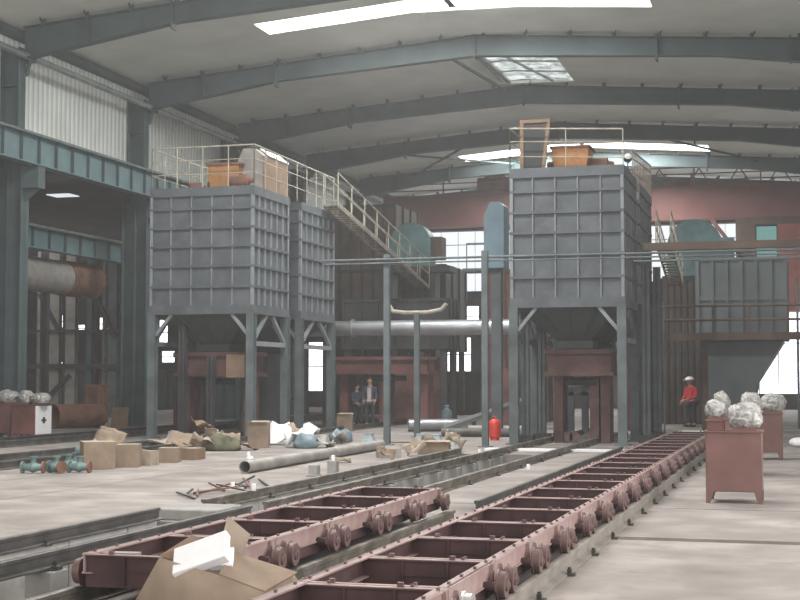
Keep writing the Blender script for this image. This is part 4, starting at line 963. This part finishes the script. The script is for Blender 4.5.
t = thing('crossing_slab', 'pale concrete crossing block over the pit rails', 'block', (-7.3, 16.45, -.03)); m = MB(); m.box(-.55, .35, -.42, .42, 0, .14); m.build('slab', M['concrete'], t, bevel=.02)
m = MB(); m.box(-7.4, -3.9, 33.2, 33.6, 0, .05); tag(m.build('floor_board', M['foam']), 'long pale board lying across the floor at the far end of the pit', 'board')
for i, x in enumerate((-6.15, -5.95, -5.5)):
    t = thing('spare_wheel', 'dark red spare wheel on the far rails, '+['left', 'middle', 'right'][i], 'wheel', (x, 38.0, .12)); m = MB(); m.lathe((0, 0, .03), [(-.06, .15), (-.04, .15), (-.03, .13), (.06, .13)], 'y', 20); m.build('wheel', M['wheel'], t)

# ---------------------------------------------------------------- foreground carton with foam
t = thing('torn_carton', 'big torn cardboard carton in the foreground, tipped open', 'box', (-3.95, 9.0, 0))
m = MB()
# tilted body: four faces meeting along a sloping edge
P = dict(tl=(-.30, -.16, .50), tr=(.20, -.30, .42), fl=(-.62, -.1, -.0), fr=(.74, -.12, .02), fm=(.0, -.42, .0), bl=(-.30, .30, .42), br=(.52, .28, .36), gl=(-.6, .34, .0), gr=(.74, .36, .0), mr=(.48, -.18, .30))
for q in (('fl', 'fm', 'tl'), ('fm', 'tr', 'tl'), ('fm', 'fr', 'mr', 'tr'), ('fr', 'gr', 'br', 'mr'), ('gl', 'fl', 'tl', 'bl'), ('gr', 'gl', 'bl', 'br')):
    m.add([P[k] for k in q], [tuple(range(len(q)))])
o = m.build('carton_body', M['card'], t, merge=True); s_ = o.modifiers.new('thickness', 'SOLIDIFY'); s_.thickness = .01
m = MB(); m.quad((-.37, .0, .49), (-.24, -.03, .46), (-.04, .04, .60), (-.18, .12, .625), .008); m.build('flap', M['tanbox'], t, label='grey-brown bent flap')
m = MB(); m.quad((.02, .08, .50), (.17, .12, .44), (.24, .16, .64), (.08, .14, .765), .01); m.build('flap', M['card2'], t, label='pale brown upright flap')
m = MB(); m.quad((.20, -.30, .42), (.48, -.18, .30), (.55, .26, .37), (.12, .1, .52), .01); m.build('flap', M['card'], t)
t = thing('foam_block', 'white foam packing block lying on the torn foreground carton', 'foam', (-3.94, 8.86, .475))
m = MB(); m.cb((-.005, 0, .05), (.40, .24, .07), (R(42), R(-20), R(4))); m.cb((.11, .08, .02), (.16, .2, .05), (R(30), R(0), R(20))); m.build('foam_body', M['foam'], t, bevel=.006)

# ================================================================== PEOPLE
def skin_chain(pts, edges, radii, name, m, parent, root=0, sub=2):
    me = D.meshes.new(name); me.from_pydata(pts, edges, []); me.materials.append(m)
    o = D.objects.new(name, me); C.objects.link(o); o.parent = parent
    sk = o.modifiers.new('skin', 'SKIN'); sk.use_smooth_shade = True
    for i, r in enumerate(radii):
        v = me.skin_vertices[0].data[i]; v.radius = (r[0], r[1]) if isinstance(r, tuple) else (r, r); v.use_root = (i == root)
    ss = o.modifiers.new('sub', 'SUBSURF'); ss.levels = sub; ss.render_levels = sub
    return o
def person(name, label, loc, rz, jacket, helmet=False, arm=(.1, .25)):
    t = thing(name, label, 'person', loc, rz)          # figure faces -Y locally
    pts = [(0, 0, .93), (0, .0, 1.12), (0, 0, 1.33), (0, -.01, 1.45), (0, -.03, 1.52), (0, -.04, 1.60), (0, -.04, 1.70)]
    rad = [(.15, .11), (.14, .10), (.17, .11), (.09, .08), (.055, .055), (.082, .095), (.07, .085)]
    ed = [(0, 1), (1, 2), (2, 3), (3, 4), (4, 5), (5, 6)]
    for s in (-1, 1):
        n0 = len(pts); pts += [(s*.10, 0, .88), (s*.11, -.02, .50), (s*.12, .02, .10), (s*.13, -.10, .05)]; rad += [.095, .065, .045, .04]
        ed += [(0, n0), (n0, n0+1), (n0+1, n0+2), (n0+2, n0+3)]
        n0 = len(pts); a = arm[0] if s < 0 else arm[1]
        pts += [(s*.18, 0, 1.38), (s*.24, -.02, 1.10), (s*.22, -.05-a*.9, .90+a*.4), (s*.2, -.10-a*1.1, .84+a*.5)]; rad += [.065, .05, .036, .03]
        ed += [(2, n0), (n0, n0+1), (n0+1, n0+2), (n0+2, n0+3)]
    skin_chain(pts, ed, rad, 'body', M['skin'], t)
    # jacket and trousers as slightly larger shells
    jp = [(0, 0, .84), (0, 0, 1.12), (0, 0, 1.33), (0, -.01, 1.45)]; jr = [(.19, .14), (.17, .125), (.195, .135), (.09, .085)]; je = [(0, 1), (1, 2), (2, 3)]
    for s in (-1, 1):
        a = arm[0] if s < 0 else arm[1]; n0 = len(jp); jp += [(s*.19, 0, 1.385), (s*.25, -.02, 1.10), (s*.225, -.05-a*.85, .92+a*.38)]; jr += [.085, .068, .052]; je += [(2, n0), (n0, n0+1), (n0+1, n0+2)]
    skin_chain(jp, je, jr, 'jacket', M[jacket], t)
    tp = [(0, 0, .93)]; tr = [(.17, .13)]; te = []
    for s in (-1, 1): n0 = len(tp); tp += [(s*.10, 0, .84), (s*.112, -.02, .5), (s*.12, .02, .12)]; tr += [.115, .085, .07]; te += [(0, n0), (n0, n0+1), (n0+1, n0+2)]
    skin_chain(tp, te, tr, 'trousers', M['trouser'], t)
    for s in (-1, 1):
        m = MB(); m.ball((s*.13, -.06, .05), .06, 12, 8, (.85, 2.2, .85)); m.build('boot', M['boot'], t)
    m = MB(); m.ball((0, -.04, 1.665), .10, 16, 10, (.85, 1.02, 1.18)); m.cb((0, -.145, 1.655), (.025, .03, .045))
    for s in (-1, 1): m.ball((s*.088, -.03, 1.655), .022, 8, 6, (.5, 1, 1.4))
    hd = m.build('head', M['skin'], t)
    m = MB()
    for s in (-1, 1): m.ball((s*.033, -.132, 1.675), .011, 8, 6)
    m.box(-.028, .028, -.136, -.125, 1.61, 1.617); m.build('eyes_and_mouth', M['dark'], hd)
    if helmet:
        m = MB(); m.ball((0, -.04, 1.70), .125, 20, 12, (.95, 1.15, .95)); m.cb((0, -.17, 1.69), (.17, .1, .015))
        o = m.build('helmet', M['helmet'], t, fix=False)
        for v in o.data.vertices: v.co.z = max(v.co.z, 1.683)
    else:
        m = MB(); m.ball((0, -.02, 1.71), .108, 16, 10, (.9, 1.05, .95)); m.build('hair', M['dark'], t)
    # hands with fingers
    for s in (-1, 1):
        a = arm[0] if s < 0 else arm[1]; h = Vector((s*.2, -.10-a*1.1, .83+a*.5)); m = MB(); m.ball(h, .042, 10, 8, (.55, 1, 1.1))
        for k in range(4): q = h+Vector((0, -.03+k*.02, -.035)); m.tube(q, q+Vector((-s*.008, -.008, -.04)), .009, n=6); m.tube(q+Vector((-s*.008, -.008, -.04)), q+Vector((-s*.022, -.01, -.065+.006*abs(k-1.5))), .008, n=6)
        m.tube(h+Vector((0, -.03, .01)), h+Vector((-s*.02, -.065, -.03)), .010, n=6); m.build('hand', M['skin'], t)
    return t
person('person', 'person in a red work jacket and white helmet standing behind the trolley chain', (-3.86, 51.6, 0), R(-50), 'redj', True).scale = (1.25, 1.3, 1.0)
pp = person('person', 'person in a dark open jacket and light shirt standing under the silver pipe', (-15.2, 49.0, 0), R(10), 'jacket', False, (.05, .1))
m = MB(); m.box(-.07, .07, -.15, -.125, .9, 1.42); m.build('shirt_front', M['shirt'], pp)
person('person', 'person in a pale jacket bending left of the one in the dark jacket', (-15.9, 49.6, 0), R(60), 'jacket', False, (.2, .3)).scale = (.9, .9, .86)

# ================================================================== LIGHT, SKY, CAMERA
W = D.worlds.new('sky'); bpy.context.scene.world = W; W.use_nodes = True
bg = W.node_tree.nodes['Background']; bg.inputs[0].default_value = (.86, .93, 1, 1); bg.inputs[1].default_value = .75
def area(name, loc, rot, sx, sy, power, col=(1, 1, 1)):
    l = D.lights.new(name, 'AREA'); l.shape = 'RECTANGLE'; l.size = sx; l.size_y = sy; l.energy = power; l.color = col
    o = D.objects.new(name, l); C.objects.link(o); o.location = loc; o.rotation_euler = rot; return o
area('open_gable_daylight', (-10, YN-1.2, 6.2), (R(104), 0, 0), 24, 11, 2100, (1, .96, .93))          # added lamp faces +Y, tilted up to brighten the roof
area('right_window_daylight', (XR+.05, 10, 3.9), (0, R(90), 0), 4.4, 27, 1900, (1, .97, .95))        # faces -X
for i, (a, b) in enumerate([s_ for s_ in STR if s_[1] > YN]):
    for x0, x1 in ((SX0, XRIDGE), (XRIDGE, SX1)):
        xm = (x0+x1)/2; area('roof_daylight', (xm, (a+b)/2, zroof(xm)-.03), (0, 0, 0), 6.2, 1.35, 1500, (1, 1, .97))
area('next_aisle_fill', (-36, 56, 9.5), (0, 0, 0), 6, 30, 1300, (1, .96, .93))  # unseen lamp added under the roof to brighten the aisle
# dusty air filling the place
wn = W.node_tree; vs_ = wn.nodes.new('ShaderNodeVolumeScatter')
vs_.inputs['Color'].default_value = (.96, .96, .95, 1); vs_.inputs['Density'].default_value = .0019; vs_.inputs['Anisotropy'].default_value = .2
wn.links.new(vs_.outputs[0], wn.nodes['World Output'].inputs['Volume'])
cam = D.cameras.new('camera'); co = D.objects.new('camera', cam); C.objects.link(co); bpy.context.scene.camera = co
cam.sensor_width = 36; cam.lens = 1400/800*36; cam.clip_end = 400; cam.clip_start = .1
co.location = (0, 0, 1.72); co.rotation_euler = (R(90+3.235), 0, R(16.0))
sc = bpy.context.scene; sc.view_settings.view_transform = 'Standard'; sc.view_settings.look = 'None'; sc.view_settings.gamma = 1
sc.view_settings.exposure = 0.0
